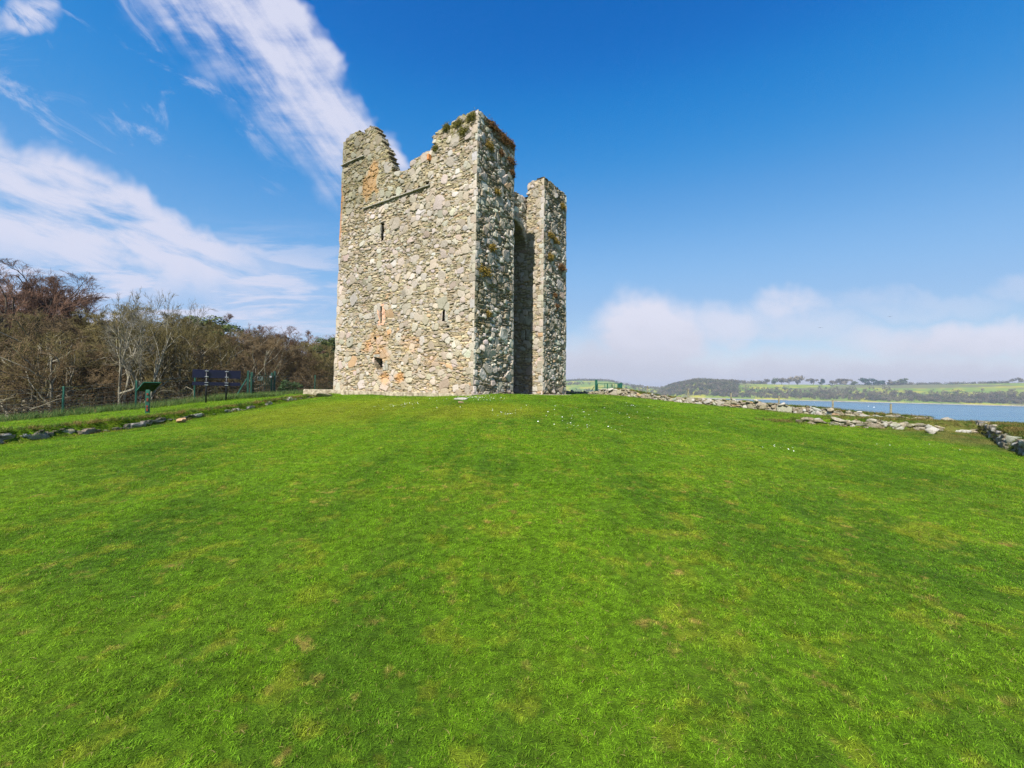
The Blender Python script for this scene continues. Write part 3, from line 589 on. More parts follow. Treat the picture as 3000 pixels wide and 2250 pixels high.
dry_wall('ruined_wall', 'short low line of pale stones in the lawn, in front of the long wall', 'wall', [(11.2, 17.05), (13.5, 16.1), (15.0, 15.5), (16.3, 15.15)],
         lambda f: np.interp(f, [0, .05, .12, .2, .35, .6, .75, .85, 1], [.20, .22, .14, .18, .24, .26, .20, .14, .08]), 22, side=-1, skip=.12, big=.9, loose=.9, inset=.08, cap=False)
dry_wall('ruined_wall', 'shaded low stone wall at the right edge, its dark face turned from the sun', 'wall', [(17.3, 16.0), (15.6, 13.9), (13.8, 11.7), (11.5, 8.8), (9.5, 6.4)],
         lambda f: np.interp(f, [0, .1, 1], [.22, .32, .36]), 23, side=-1, big=.5, loose=.2, inset=.14, cap=False)
lx = lambda y: float(np.interp(y, LW_Y, LW_X))
dry_wall('stone_edging', 'low stone edging below the grass terrace on the left, half buried in turf', 'wall', [(lx(y) + .03, y) for y in (3, 6, 8, 10, 12, 14, 16, 18, 20, 22, 23.6)],
         lambda f: np.interp(f, [0, .3, .5, .58, .62, .7, .8, .9, 1], [.21, .22, .17, .14, .08, .10, .10, .10, .08]), 24, side=-1, cap=False, skip=.27, big=.9, loose=0, inset=.07, zb=lambda x, y: hz(lx(y) + .22, y) - .02)
def boulder(name, label, x, y, Y, h, yw, seed, sink=.35, pal=None, cat='stone'):
    p_ = px(x, y, Y); c = (p_[0], p_[1], hz(p_[0], p_[1]) + h[2] * (1 - sink)); o = rock_mesh(name, [((0, 0, 0), h, yw, .1)], seed, M_fieldstone, None, pal, k=8); o.location = c; return tag(o, label, cat)
boulder('boulder', 'large white lichened boulder lying at the tower end of the left edging', 945, 1172, 22.6, (.55, .28, .20), .3, 31, .4)
boulder('stone', 'brown squared stone sitting alone in the gap of the left edging', 531, 1243, 13.6, (.17, .14, .11), .2, 32, .3, np.array([(.34, .21, .11)]))
boulder('stone', 'flat pale stone set in the lawn below the tower corner', 1350, 1180, 17.2, (.28, .17, .07), .1, 33, .45)
boulder('stone', 'squat brownish stone breaking the turf just below the flat pale stone', 1352, 1190, 15.9, (.12, .08, .04), .4, 34, .6, np.array([(.33, .22, .13)]))
boulder('stone', 'grey weathered stone at the end of the long ruined wall, hollow beneath', 2775, 1234, 17.4, (.26, .2, .14), -.3, 35, .3)
boulder('stone', 'bluish white pointed stone at the right end of the short stone line', 2730, 1264, 15.0, (.2, .14, .14), .2, 36, .3)
# ------------------------------------------------------------------ grass
def tuft_mesh(name, nb, rad, l0, l1, w, lean, seed, m_, bias=(.0, .0)):
    rg = np.random.default_rng(seed); r = rad * np.sqrt(rg.random(nb)); a = rg.random(nb) * 6.283; bx = r * np.cos(a); by = r * np.sin(a); ln = rg.uniform(l0, l1, nb); az = rg.random(nb) * 6.283
    le = np.abs(rg.normal(lean, .3, nb)); dx = np.cos(az) * le + bias[0]; dy = np.sin(az) * le + bias[1]; wd = w * rg.uniform(.7, 1.3, nb)
    px_, py_ = -np.sin(az + rg.normal(0, .8, nb)), np.cos(az + rg.normal(0, .8, nb)); V = []; Fc = []
    dn = np.sqrt(dx * dx + dy * dy + 1)
    P0 = np.stack([bx, by, np.full(nb, -.012)], -1); D = np.stack([dx / dn, dy / dn, 1 / dn], -1); P1_ = P0 + D * (ln * .55)[:, None]; D2 = D + np.stack([dx * .5, dy * .5, -le * .4], -1); D2 /= np.linalg.norm(D2, axis=1)[:, None]; P2_ = P1_ + D2 * (ln * .5)[:, None]
    Wv = np.stack([px_, py_, px_ * 0], -1) * wd[:, None]
    V = np.stack([P0 - Wv * .5, P0 + Wv * .5, P1_ + Wv * .45, P1_ - Wv * .45, P2_ + Wv * .12, P2_ - Wv * .12], 1).reshape(-1, 3)
    I = np.arange(nb)[:, None] * 6; Fc = np.concatenate([I + np.array([[0, 1, 2, 3]]), I + np.array([[3, 2, 4, 5]])])
    return new_mesh(name, V, Fc, m_)
def blade_mat(name, kind):
    m, t = mat(name); rnd = t.n('NewGeometry').outputs['Random Per Island']
    if kind == 'lawn': c = lawn_color(t)
    elif kind == 'rough': c = t.mix(t.noise(t.pos(), .8, 3), (.07, .15, .035), (.15, .21, .06))
    else: c = t.mix(t.ss(t.noise(t.pos(), 1.6, 4), .4, .6), (.06, .11, .015), (.20, .15, .045))
    c = t.mix(1., c, t.n('HueSaturation', Color=(.5, .5, .5), Value=t.ss(rnd, 0, 1, 1.1, 3.0)).outputs[0], 'MULTIPLY')
    c = t.mix(t.ss(rnd, .92, .93), c, (.26, .215, .075))
    d = t.n('BsdfPrincipled', Base_Color=c, Roughness=.65); d.inputs['Specular IOR Level'].default_value = .1
    tr = t.n('BsdfTranslucent', Color=c); mx = t.n('MixShader', Fac=.28); t.t.links.new(d.outputs[0], mx.inputs[1]); t.t.links.new(tr.outputs[0], mx.inputs[2]); t.n('OutputMaterial', Surface=mx.outputs[0]); return m
M_blade = blade_mat('lawn_blade', 'lawn'); M_rough = blade_mat('rough_blade', 'rough'); M_bankb = blade_mat('bank_blade', 'bank')
def scatter(name, label, cat, P, idx, rot, scl, protos, kind='stuff'):
    col = bpy.data.collections.new(name + '_kinds')
    for i, me in enumerate(protos): col.objects.link(bpy.data.objects.new('%s_kind_%02d' % (name, i), me))
    me = bpy.data.meshes.new(name); me.vertices.add(len(P)); me.vertices.foreach_set('co', np.asarray(P, np.float32).ravel())
    for nm, ty, dat in (('idx', 'INT', np.asarray(idx, np.int32)), ('rot', 'FLOAT_VECTOR', np.asarray(rot, np.float32).ravel()), ('scl', 'FLOAT_VECTOR', np.asarray(scl, np.float32).ravel())):
        a = me.attributes.new(nm, ty, 'POINT'); a.data.foreach_set('vector' if ty == 'FLOAT_VECTOR' else 'value', dat)
    o = put(name, me); ng = bpy.data.node_groups.new(name, 'GeometryNodeTree')
    ng.interface.new_socket('Geometry', in_out='INPUT', socket_type='NodeSocketGeometry'); ng.interface.new_socket('Geometry', in_out='OUTPUT', socket_type='NodeSocketGeometry')
    N = ng.nodes.new; gi = N('NodeGroupInput'); go = N('NodeGroupOutput'); mp = N('GeometryNodeMeshToPoints'); ip = N('GeometryNodeInstanceOnPoints'); ci = N('GeometryNodeCollectionInfo')
    ci.inputs['Collection'].default_value = col; ci.inputs['Separate Children'].default_value = True; ci.inputs['Reset Children'].default_value = True; ip.inputs['Pick Instance'].default_value = True
    lk = ng.links.new; lk(gi.outputs[0], mp.inputs[0]); lk(mp.outputs[0], ip.inputs['Points']); lk(ci.outputs[0], ip.inputs['Instance']); lk(ip.outputs[0], go.inputs[0])
    for nm, ty, tgt in (('idx', 'INT', 'Instance Index'), ('rot', 'FLOAT_VECTOR', 'Rotation'), ('scl', 'FLOAT_VECTOR', 'Scale')):
        na = N('GeometryNodeInputNamedAttribute'); na.data_type = ty; na.inputs[0].default_value = nm; src = na.outputs[0]
        if nm == 'rot': er = N('FunctionNodeEulerToRotation'); lk(src, er.inputs[0]); src = er.outputs[0]
        lk(src, ip.inputs[tgt])
    md = o.modifiers.new('scatter', 'NODES'); md.node_group = ng
    return tag(o, label, cat, kind=kind)
TOWER_POLY = [xy(L + 2.7, -o_ - .02), xy(-.36, -o_ - .02), xy(-.4, T3 + .4), xy(L + 2.7, T3 + .4)]
def lawn_pts(y0, y1, dens, m=1.28):
    w = lambda y: m * np.maximum(y, 0) + 4.5; n = int((y1 - y0) * 2 * w(y1) * dens); Y = R_.uniform(y0, y1, n); X = R_.uniform(-1, 1, n) * w(y1); k = np.abs(X) < w(Y); X, Y = X[k], Y[k]
    ok = ~inpoly(X, Y, TOWER_POLY) & (X > -21) & (X < 22) & (fence_x(Y) - X < .2) & ((X - 7.8) * .815 + (Y - 32) * .58 < .1)
    X, Y = X[ok], Y[ok]; return X, Y
PX_, SX_, IX_ = [], [], []
for (y0, y1, de, s) in ((-3, 1.2, 300, 1.15), (1.2, 3.2, 560, 1.), (3.2, 5.5, 400, 1.15), (5.5, 9, 250, 1.35), (9, 15, 140, 1.75), (15, 24, 70, 2.3), (24, 36, 34, 2.8)):
    X, Y = lawn_pts(y0, y1, de); PX_.append(np.stack([X, Y, H(X, Y)], -1)); SX_.append(np.full(len(X), s) * R_.uniform(.75, 1.25, len(X))); IX_.append(R_.integers(0, 5, len(X)))
P = np.concatenate(PX_); S = np.concatenate(SX_); n = len(P)
lowfac = .8 + .35 * vnoise(P[:, 0], P[:, 1], .8, 91, 3)
scl = np.stack([S, S, np.clip(S, 0, 1.5) * np.clip(lowfac, .5, 1.4) * np.where(R_.random(n) < .04, 1.6, 1)], -1)
rot = np.stack([R_.normal(0, .12, n), R_.normal(0, .12, n), R_.normal(.0, .55, n) + np.where(R_.random(n) < .35, R_.random(n) * 6.28, 0)], -1)
protos = [tuft_mesh('lawn_tuft_%d' % i, 125, .09, .012, .030, .0021, 1.1, 40 + i, M_blade, (.55, .35)) for i in range(5)]
scatter('lawn_grass', 'short mown grass covering the mound', 'grass', P, R_.integers(0, 5, n), rot, scl, protos)
# rough grass along the fence and on the banks of the walls
Q = []
for Y in np.arange(6, 31, .035):
    for k in range(2): Q.append((fence_x(Y) + R_.normal(.1, .38), Y + R_.uniform(-.1, .1), 2))
for k in range(260): a = R_.random(); Q.append((lerp(-15.6, -13.4, a) + R_.normal(0, .1), lerp(22.6, 24.6, a) + R_.normal(0, .25), 2))
P = np.array(Q); X, Y = P[:, 0], P[:, 1]; n = len(P)
pr = [tuft_mesh('rough_tuft_%d' % i, 40, .10, .14, .34, .007, .5, 60 + i, M_rough) for i in range(4)]
scatter('rough_grass', 'long pale unmown grass along the foot of the wire fence', 'grass', np.stack([X, Y, H(X, Y)], -1), R_.integers(0, 4, n), np.stack([R_.normal(0, .1, n), R_.normal(0, .1, n), R_.random(n) * 6.28], -1), R_.uniform(.6, 1.15, (n, 1)) * np.ones((1, 3)), pr)
Q = []
for (P_, off, dens, hf) in (([(6.3, 34), (7.8, 32), (13.8, 23.6), (17.6, 18.2)], (.12, .8), 18, .5), ([(6.3, 34), (7.8, 32), (13.8, 23.6), (17.6, 18.2)], (-.3, -.12), 5, .0), ([(11.2, 17.05), (13.5, 16.1), (16.3, 15.15)], (-.26, -.1), 6, .0), ([(11.2, 17.05), (13.5, 16.1), (16.3, 15.15)], (.2, .8), 10, .0), ([(17.2, 16.), (15.6, 13.9), (13.8, 11.7), (11.5, 8.8)], (-.02, .5), 60, .0), ([(17.2, 16.), (15.6, 13.9), (13.8, 11.7), (11.5, 8.8)], (.4, 1.3), 26, .0), ([(17.6, 18.2), (20, 15.5), (22, 13)], (-.6, .8), 20, .0)):
    pts, u, LL = path_pts(P_, 1. / dens / 3)
    d = np.gradient(pts, axis=0); d /= np.linalg.norm(d, axis=1)[:, None]; nn = np.stack([-d[:, 1], d[:, 0]], -1); o = R_.uniform(off[0], off[1], len(pts)); q = pts + nn * o[:, None]
    for i in range(len(q)):
        z = hz(q[i, 0], q[i, 1])
        if hf: z = hz(*(pts[i] - nn[i] * .15)) + np.interp(u[i] / LL, [0, .05, .12, .2, .3, .5, .8, .93, 1], [.15, .36, .52, .45, .30, .30, .38, .24, .14])
        Q.append((q[i, 0], q[i, 1], z - .02))
for k in range(2600):                # the rough mound at the right-hand corner
    x_, y_ = R_.uniform(13, 23), R_.uniform(10, 18.5)
    if inpoly(np.array([x_]), np.array([y_]), RPOLY)[0]: Q.append((x_, y_, hz(x_, y_)))
for Y in np.arange(3, 24, .03): Q.append((lx(Y) - R_.uniform(-.06, .25), Y, hz(lx(Y) - .2, Y)))
for Y in np.arange(3, 24, .09): Q.append((lx(Y) + R_.uniform(.14, .26), Y, hz(lx(Y) + .22, Y) - .02))
for k in range(120): x_, y_ = R_.normal(10.9, .5), R_.normal(17.2, .35); Q.append((x_, y_, hz(x_, y_)))
P = np.array(Q); n = len(P); pr = [tuft_mesh('bank_tuft_%d' % i, 34, .09, .05, .15, .006, .7, 80 + i, M_bankb) for i in range(4)]
scatter('bank_grass', 'brownish rough turf on top of the old walls and banks', 'grass', P, R_.integers(0, 4, n), np.stack([R_.normal(0, .15, n), R_.normal(0, .15, n), R_.random(n) * 6.28], -1), R_.uniform(.6, 1.2, (n, 1)) * np.ones((1, 3)), pr)
# daisies
md_, t = mat('daisy'); t.out((.8, .8, .76), .7)
V = []; fs = []
for a in range(8): q = a * math.pi / 4; V.append((.5 * math.cos(q), .5 * math.sin(q), .0))
V += [(0, 0, .12)]; fs = [(a, (a + 1) % 8, 8) for a in range(8)]
dm = new_mesh('daisy', V, fs, md_); Q = []
for (x, y, Y, sx_, sy_, n) in ((1420, 1178, 17.5, 1.0, .6, 70), (1370, 1176, 17.8, .8, .5, 40), (1160, 1214, 15.5, .7, .4, 45), (1480, 1250, 12.5, .35, .3, 22), (1720, 1285, 11, 1.2, .5, 26), (1640, 1250, 13, 2.5, 1.2, 40), (1800, 1260, 13.5, 2.5, 1., 30), (1300, 1200, 16, 3, 1.5, 30), (2280, 1350, 9.5, .4, .3, 12), (2700, 1305, 11.5, 1.5, .8, 8), (1850, 1225, 17, 1.6, .6, 18), (2480, 1185, 21.5, 1.2, .3, 16)):
    p_ = px(x, y, Y)
    for k in range(n): x_, y_ = p_[0] + R_.normal(0, sx_ * .5), p_[1] + R_.normal(0, sy_); Q.append((x_, y_, hz(x_, y_) + R_.uniform(.035, .06)))
P = np.array(Q); P = P[~inpoly(P[:, 0], P[:, 1], TOWER_POLY)]; n = len(P)
scatter('daisies', 'white daisies dotted through the lawn', 'flowers', P, np.zeros(n), np.stack([R_.normal(.3, .2, n), R_.normal(0, .2, n), R_.random(n) * 6], -1), R_.uniform(.016, .034, (n, 1)) * np.ones((1, 3)), [dm])

# ------------------------------------------------------------------ trees
def perp(d):
    a = np.where(np.abs(d[:, 2:3]) < .9, np.array([[0, 0, 1.]]), np.array([[1., 0, 0]])); e = np.cross(d, a); return e / np.linalg.norm(e, axis=1)[:, None]
def tubes(Pt, Rd, k):
    """Pt (m, n, 3), Rd (m, n) -> verts, quads"""
    m, n, _ = Pt.shape; d = np.gradient(Pt, axis=1); d /= np.linalg.norm(d, axis=2)[..., None] + 1e-9
    e = perp(d.reshape(-1, 3)).reshape(m, n, 3); e0 = perp((Pt[:, -1] - Pt[:, 0]) / (np.linalg.norm(Pt[:, -1] - Pt[:, 0], axis=1)[:, None] + 1e-9)); e = e0[:, None] - (e0[:, None] * d).sum(-1, keepdims=True) * d
    e /= np.linalg.norm(e, axis=2)[..., None] + 1e-9; g_ = np.cross(d, e); a = np.arange(k) * 2 * math.pi / k
    V = Pt[:, :, None] + Rd[:, :, None, None] * (np.cos(a)[:, None] * e[:, :, None] + np.sin(a)[:, None] * g_[:, :, None])
    I = np.arange(m * n * k).reshape(m, n, k); J = np.roll(I, -1, 2)
    return V.reshape(-1, 3), np.stack([I[:, :-1], J[:, :-1], J[:, 1:], I[:, 1:]], -1).reshape(-1, 4)
def grow(rg, S, D, Ln, R0, steps, wob, up, taper=.45):
    m = len(S); P = [S]; d = D.copy()
    for i in range(steps):
        d = d + rg.normal(0, wob, (m, 3)); d[:, 2] += up; d /= np.linalg.norm(d, axis=1)[:, None]; P.append(P[-1] + d * (Ln / steps)[:, None])
    P = np.stack(P, 1); Rd = R0[:, None] * np.linspace(1, taper, steps + 1)[None]; return P, Rd
def spawn(rg, P, Rd, per, t0, t1, ang, lr, rr, Ln, flat=0., bias=None):
    m, n, _ = P.shape; idx = np.repeat(np.arange(m), per); t = rg.uniform(t0, t1, len(idx)) * (n - 1); i = np.minimum(t.astype(int), n - 2); f = (t - i)[:, None]
    S = P[idx, i] * (1 - f) + P[idx, i + 1] * f; d = P[idx, i + 1] - P[idx, i]; d /= np.linalg.norm(d, axis=1)[:, None]
    q = rg.normal(size=(len(idx), 3)); q[:, 2] *= (1 - flat); q -= (q * d).sum(1)[:, None] * d; q /= np.linalg.norm(q, axis=1)[:, None]
    a = rg.normal(ang, .18, len(idx))[:, None]; D = d * np.cos(a) + q * np.sin(a)
    if bias is not None: D = D + bias
    D /= np.linalg.norm(D, axis=1)[:, None]
    return S, D, Ln[idx] * lr * rg.uniform(.6, 1.25, len(idx)) * (1.15 - .5 * t / (n - 1)), (Rd[idx, i] * rr)
def make_tree(name, seed, Ht, stems=1, spread=.25, limbs=9, br=7, tw_=7, tl=5, bark=None, twig=None, t0=.35, trunk_frac=.8, flat=.2, bias=None, r0=None, twr=.008, wob=.12, lean=(0, 0), twl=1., dome=None):
    """bare tree meshes: (trunk and limbs, crown of branches and twigs)"""
    rg = np.random.default_rng(seed); r0 = Ht * .018 if r0 is None else r0
    a = rg.random(stems) * 6.28; sp = spread * rg.uniform(.5, 1.1, stems) if stems > 1 else np.array([.03])
    S = np.stack([.25 * np.cos(a) * (stems > 1), .25 * np.sin(a) * (stems > 1), np.full(stems, -.5)], -1) * np.array([r0 * 6, r0 * 6, 1]); D = np.stack([np.cos(a) * sp + lean[0], np.sin(a) * sp + lean[1], np.ones(stems)], -1); D /= np.linalg.norm(D, axis=1)[:, None]
    L0 = np.full(stems, Ht * trunk_frac) * rg.uniform(.85, 1.05, stems); P0, R0 = grow(rg, S, D, L0, np.full(stems, r0), 10, wob * .6, .03, .22); R0[:, 0] *= 1.35
    s1 = spawn(rg, P0, R0, limbs, t0, .97, .75, .5, .70, L0, flat, bias); P1_, R1 = grow(rg, s1[0], s1[1], s1[2], s1[3], 7, wob, .05, .38)
    s2 = spawn(rg, P1_, R1, br, .2, 1., .65, .5, .55, s1[2], flat, bias); P2_, R2 = grow(rg, s2[0], s2[1], s2[2], np.maximum(s2[3], .014), 5, wob * 1.1, .05, .4)
    s3 = spawn(rg, P2_, R2, tw_, .15, 1., .6, .55, .5, s2[2], flat, bias); P3_, R3 = grow(rg, s3[0], s3[1], s3[2] * twl, np.clip(s3[3], twr, .02), 3, wob * 1.2, .05, .55)
    V1, F1 = tubes(P0, R0, 8); V2, F2 = tubes(P1_, R1, 6); tr = new_mesh(name + '_trunk', np.r_[V1, V2], np.r_[F1, F2 + len(V1)], bark, smooth=True)
    V3, F3 = tubes(P2_, R2, 4); V4, F4 = tubes(P3_, R3, 3); Vs, Fs = [V3, V4], [F3, F4 + len(V3)]; n = len(V3) + len(V4)
    if tl:
        s4 = spawn(rg, P3_, R3, tl, .1, 1., .55, .6, .7, s3[2], flat * .5, bias); P4, R4 = grow(rg, s4[0], s4[1], np.maximum(s4[2], .25) * twl, np.full(len(s4[0]), twr), 2, wob, .06, .6)
        V5, F5 = tubes(P4, R4, 3); Vs.append(V5); Fs.append(F5 + n)
    Vc = np.concatenate(Vs)
    if dome:                             # the outer twigs end together in a rounded crown
        w_, zc, rz_ = dome; c0 = np.array([lean[0] * Ht * .5, lean[1] * Ht * .5, zc * Ht])
        def squash(V):
            q = (V - c0) / np.array([w_ * Ht, w_ * Ht, rz_ * Ht]); q[:, 2] = np.where(q[:, 2] < 0, q[:, 2] * .55, q[:, 2]); r = np.linalg.norm(q, axis=1); a = np.arctan2(V[:, 1], V[:, 0]); lob = 1 + .10 * np.sin(3 * a + seed) + .08 * np.sin(5 * a + q[:, 2] * 4 + seed * 2)
            k = np.where(r > .72 * lob, (.72 + .28 * (1 - np.exp(-(r / lob - .72) / .28))) * lob / np.maximum(r, 1e-6), 1.); return c0 + (V - c0) * k[:, None]
        Vc = squash(Vc); co = np.array([v.co[:] for v in tr.vertices]); tr.vertices.foreach_set('co', squash(co).astype(np.float32).ravel()); tr.update()
    cr = new_mesh(name + '_crown', Vc, np.concatenate(Fs), twig, smooth=True)
    return tr, cr
def bark_mat(name, a, b, moss=None):
    m, t = mat(name); p = t.n('TexCoord').outputs['Object']; n1 = t.noise(p, 1.3, 4, .6); n2 = t.noise(p, 11, 4, .6); ob = t.n('ObjectInfo').outputs['Random']
    c = t.mix(t.ss(n2, .35, .68), a, b)
    if moss: c = t.mix(t.ss(n1, .5, .68), c, moss)
    c = t.mix(1., c, t.n('HueSaturation', Color=(.5, .5, .5), Value=t.ss(ob, 0, 1, 1.55, 2.4)).outputs[0], 'MULTIPLY')
    t.out(c, .9, n2, .6, .02, .15); return m
B_pale = bark_mat('pale_bark', (.17, .155, .115), (.27, .245, .19), (.15, .145, .065)); B_brown = bark_mat('brown_bark', (.12, .095, .06), (.19, .15, .095), (.11, .105, .035)); B_dark = bark_mat('dark_bark', (.055, .042, .028), (.10, .08, .055))
W_olive = bark_mat('olive_twigs', (.108, .088, .033), (.17, .138, .055)); W_brown = bark_mat('brown_twigs', (.10, .07, .035), (.16, .114, .06)); W_red = bark_mat('reddish_twigs', (.14, .078, .05), (.205, .122, .08)); W_grey = bark_mat('grey_twigs', (.12, .105, .07), (.185, .165, .11))
KINDS = {
 'beech': make_tree('beech', 101, 12.5, 2, .26, 14, 8, 9, 6, B_dark, W_red, .38, .85, .35, twr=.011, dome=(.60, .56, .48), bias=np.array([.10, -.03, .02])),
 'beech2': make_tree('beech2', 102, 12.5, 1, .2, 17, 8, 9, 6, B_dark, W_red, .3, .85, .3, twr=.011, dome=(.54, .54, .50)),
 'ash': make_tree('ash', 103, 12, 2, .16, 9, 6, 6, 3, B_pale, B_pale, .46, .88, .0, twr=.011, wob=.15, r0=.18),
 'ash2': make_tree('ash2', 104, 12, 3, .22, 8, 6, 6, 3, B_pale, W_olive, .3, .86, .0, twr=.011, wob=.15, r0=.16),
 'alder': make_tree('alder', 105, 9, 5, .42, 9, 6, 7, 4, B_pale, W_olive, .2, .9, .1, dome=(.55, .50, .46), twr=.011, wob=.2, r0=.13),
 'alder2': make_tree('alder2', 106, 9, 4, .5, 9, 6, 7, 4, B_pale, W_brown, .2, .9, .1, dome=(.60, .50, .46), twr=.011, wob=.22, r0=.15),
 'thorn': make_tree('thorn', 107, 7, 4, .6, 9, 8, 8, 5, B_brown, W_brown, .12, .85, .1, dome=(.6, .5, .48), twr=.011, wob=.24, r0=.10),
 'maple': make_tree('maple', 108, 10.5, 8, .34, 9, 7, 8, 5, B_pale, W_brown, .45, .92, .0, dome=(.46, .58, .40), twr=.011, wob=.10, r0=.12),
 'round': make_tree('round', 109, 10, 2, .35, 15, 9, 8, 6, B_brown, W_olive, .18, .85, .1, dome=(.46, .56, .42), twr=.012, wob=.14, r0=.13),
 'round2': make_tree('round2', 110, 10, 1, .3, 17, 9, 8, 6, B_brown, W_brown, .18, .85, .1, dome=(.46, .56, .42), twr=.012, wob=.14, r0=.16),
}
# leaf clumps for the evergreens
def leaf_crown(name, seed, pts, rad, n, size, m_):
    rg = np.random.default_rng(seed); pts = np.asarray(pts); i = rg.integers(len(pts), size=n); d = rg.normal(size=(n, 3)); d /= np.linalg.norm(d, axis=1)[:, None]
    c = pts[i] + d * (np.asarray(rad)[i] * rg.uniform(.55, 1.05, n) ** .6)[:, None] * np.array([1, 1, .62]); e = perp(d); g_ = np.cross(d, e); q = rg.normal(0, .5, (n, 2)); e2 = e + q[:, :1] * d; g2 = g_ + q[:, 1:] * d; s = size * rg.uniform(.6, 1.4, n)[:, None]
    V = np.stack([c - e2 * s, c - g2 * s * .5, c + e2 * s, c + g2 * s * .5], 1).reshape(-1, 3); return new_mesh(name, V, np.arange(4 * n).reshape(-1, 4), m_)
def leaf_mat(name, a, b):
    m, t = mat(name); r = t.n('NewGeometry').outputs['Random Per Island']; c = t.mix(r, a, b); t.out(c, .6, None, spec=.2); return m
LF_pine = leaf_mat('pine_needles', (.028, .050, .012), (.085, .105, .022)); LF_ivy = leaf_mat('ivy_leaves', (.014, .035, .010), (.04, .075, .018))
rg = np.random.default_rng(5); pts = []; 
for k in range(34): a, r, z = rg.random() * 6.28, rg.random() ** .5 * 3.2, rg.uniform(6.0, 9.6); r *= (1.15 - (z - 6) / 5); pts.append((r * math.cos(a), r * math.sin(a), z))
KINDS['pine'] = (make_tree('pine', 111, 9.5, 1, .1, 14, 5, 3, 0, B_dark, W_brown, .5)[0], leaf_crown('pine_crown', 6, pts, rg.uniform(.5, 1.1, 34), 9000, .10, LF_pine))
pts = [(rg.normal(0, .55), rg.normal(0, .55), rg.uniform(.3, 1.9)) for k in range(22)]
KINDS['ivy_bush'] = (make_tree('ivy', 112, 2.2, 3, .3, 6, 3, 2, 0, B_dark, W_brown, .2)[0], leaf_crown('ivy_crown', 8, pts, rg.uniform(.25, .5, 22), 5000, .055, LF_ivy))
used = {}
NAMES = {'beech': 'beech_tree', 'beech2': 'beech_tree', 'ash': 'ash_tree', 'ash2': 'ash_tree', 'pine': 'pine_tree', 'ivy_bush': 'ivy_bush', 'thorn': 'thorn_tree', 'maple': 'sycamore_tree'}
HT = {'beech': 12.5, 'beech2': 12.5, 'ash': 12, 'ash2': 12, 'alder': 9, 'alder2': 9, 'thorn': 7, 'maple': 10.5, 'round': 10, 'round2': 10, 'pine': 10.2, 'ivy_bush': 2.3}
HR = {k: max(v.co.z for v in KINDS[k][1].vertices) for k in KINDS}
def tree(kind, x, ytop, Y, rz, label, wide=1., group=None, lean=0.):
    top = px(x, ytop, Y); zb = hz(top[0], Y); s = (top[2] - zb) / HR[kind]
    nm = NAMES.get(kind, 'bare_tree'); r = empty(nm, (top[0], Y, zb), rz); r.scale = (s * wide, s * wide, s); r.rotation_euler = (lean, 0, rz)
    tag(r, label, 'bush' if kind == 'ivy_bush' else 'tree', group)
    a = put('trunk', KINDS[kind][0], r); c = put('crown', KINDS[kind][1], r); return r
G1 = 'bare trees beyond the wire fence'
TREES = [
 ('beech2', 22, 764, 38, .3, 'tall beech with purplish twigs at the left edge, highest crown of the wood', 1.0), ('beech', 122, 774, 44, .0, 'broad flat-topped beech with purplish twigs, second from the left edge', 1.2), ('beech2', 205, 812, 47, 1.2, 'lower beech with purplish twigs leaning out left of the tall bare ash', .95),
 ('ash', 350, 818, 26.5, 5.4, 'tall pale ash with forked trunk and open crown, behind the lectern', .72), ('ash2', 432, 838, 27.5, .4, 'pale ash with several stems just right of the tall forked ash', .62), ('ash', 478, 868, 37, 4.1, 'thin topped ash with fine grey twigs above the olive thicket', .8),
 ('alder2', 105, 985, 25.5, .6, 'low spreading tree with pale mossy stems, behind the left fence wire', 1.15), ('alder', 160, 960, 27, 2.1, 'crooked pale tree leaning right behind the first green fence post', 1.), ('alder2', 10, 900, 27.5, 1.1, 'spreading bare tree with a slanting pale stem cut by the left edge', 1.2),
 ('round', 70, 900, 33, .2, 'brown twiggy tree filling the wood under the tall beech', 1.2), ('round2', 190, 905, 34, 1.5, 'brown rounded bare tree under the flat-topped beech', 1.1), ('round', 275, 900, 36, 2.5, 'olive rounded bare tree between beech and tall ash', 1.0), ('thorn', 300, 1010, 29, 1.0, 'low tangled brown thorn left of the tall ash trunk', 1.2),
 ('round', 455, 895, 35, .9, 'olive topped bare tree right behind the two pale ashes', 1.05), ('alder', 510, 935, 31, 3.0, 'mossy many-stemmed tree with pale branches left of the blue sign', 1.1), ('round', 545, 918, 42, 4.0, 'olive green tinged bare tree left of the dark pine', 1.05), ('alder2', 590, 985, 33, 5.2, 'tangled mossy tree with pale branches behind the blue sign', 1.15),
 ('pine', 612, 925, 47, .5, 'dark green pine crown showing among the bare trees', 1.15), ('beech2', 690, 921, 57, 2.0, 'reddish domed beech on the skyline right of the dark pine', 1.15), ('thorn', 660, 1030, 36, .3, 'brown thorn tangle between the blue sign and the gate', 1.3), ('round', 660, 965, 46, 2.8, 'olive bare tree below the reddish domed beech', 1.1),
 ('maple', 770, 962, 42, 1.4, 'fan-shaped sycamore of many upright pale stems behind the gate', 1.25), ('beech2', 750, 946, 60, 5.1, 'small reddish beech top behind the fan-shaped sycamore', .9), ('beech', 835, 950, 62, 3.3, 'reddish brown beech on the skyline over the gate', .95), ('beech2', 880, 962, 64, 4.4, 'thin grey-red beech on the skyline sloping down to the tower', .95),
 ('round2', 870, 1010, 45, 1.9, 'dark brown bare tree between the gate and the tower', 1.1), ('round', 935, 1000, 50, .8, 'olive rounded bare tree beside the tower corner', 1.2), ('beech', 955, 976, 70, 2.6, 'reddish beech top peeping out beside the tower', .9), ('pine', 972, 985, 60, 1.2, 'dark evergreen half hidden by the tower corner', .9), ('thorn', 905, 1060, 37, 4.0, 'low brown thorn by the fence next to the tower', 1.3),
 ('ivy_bush', 846, 1112, 30.5, .2, 'dark green ivy bush just right of the gate', .8),
]
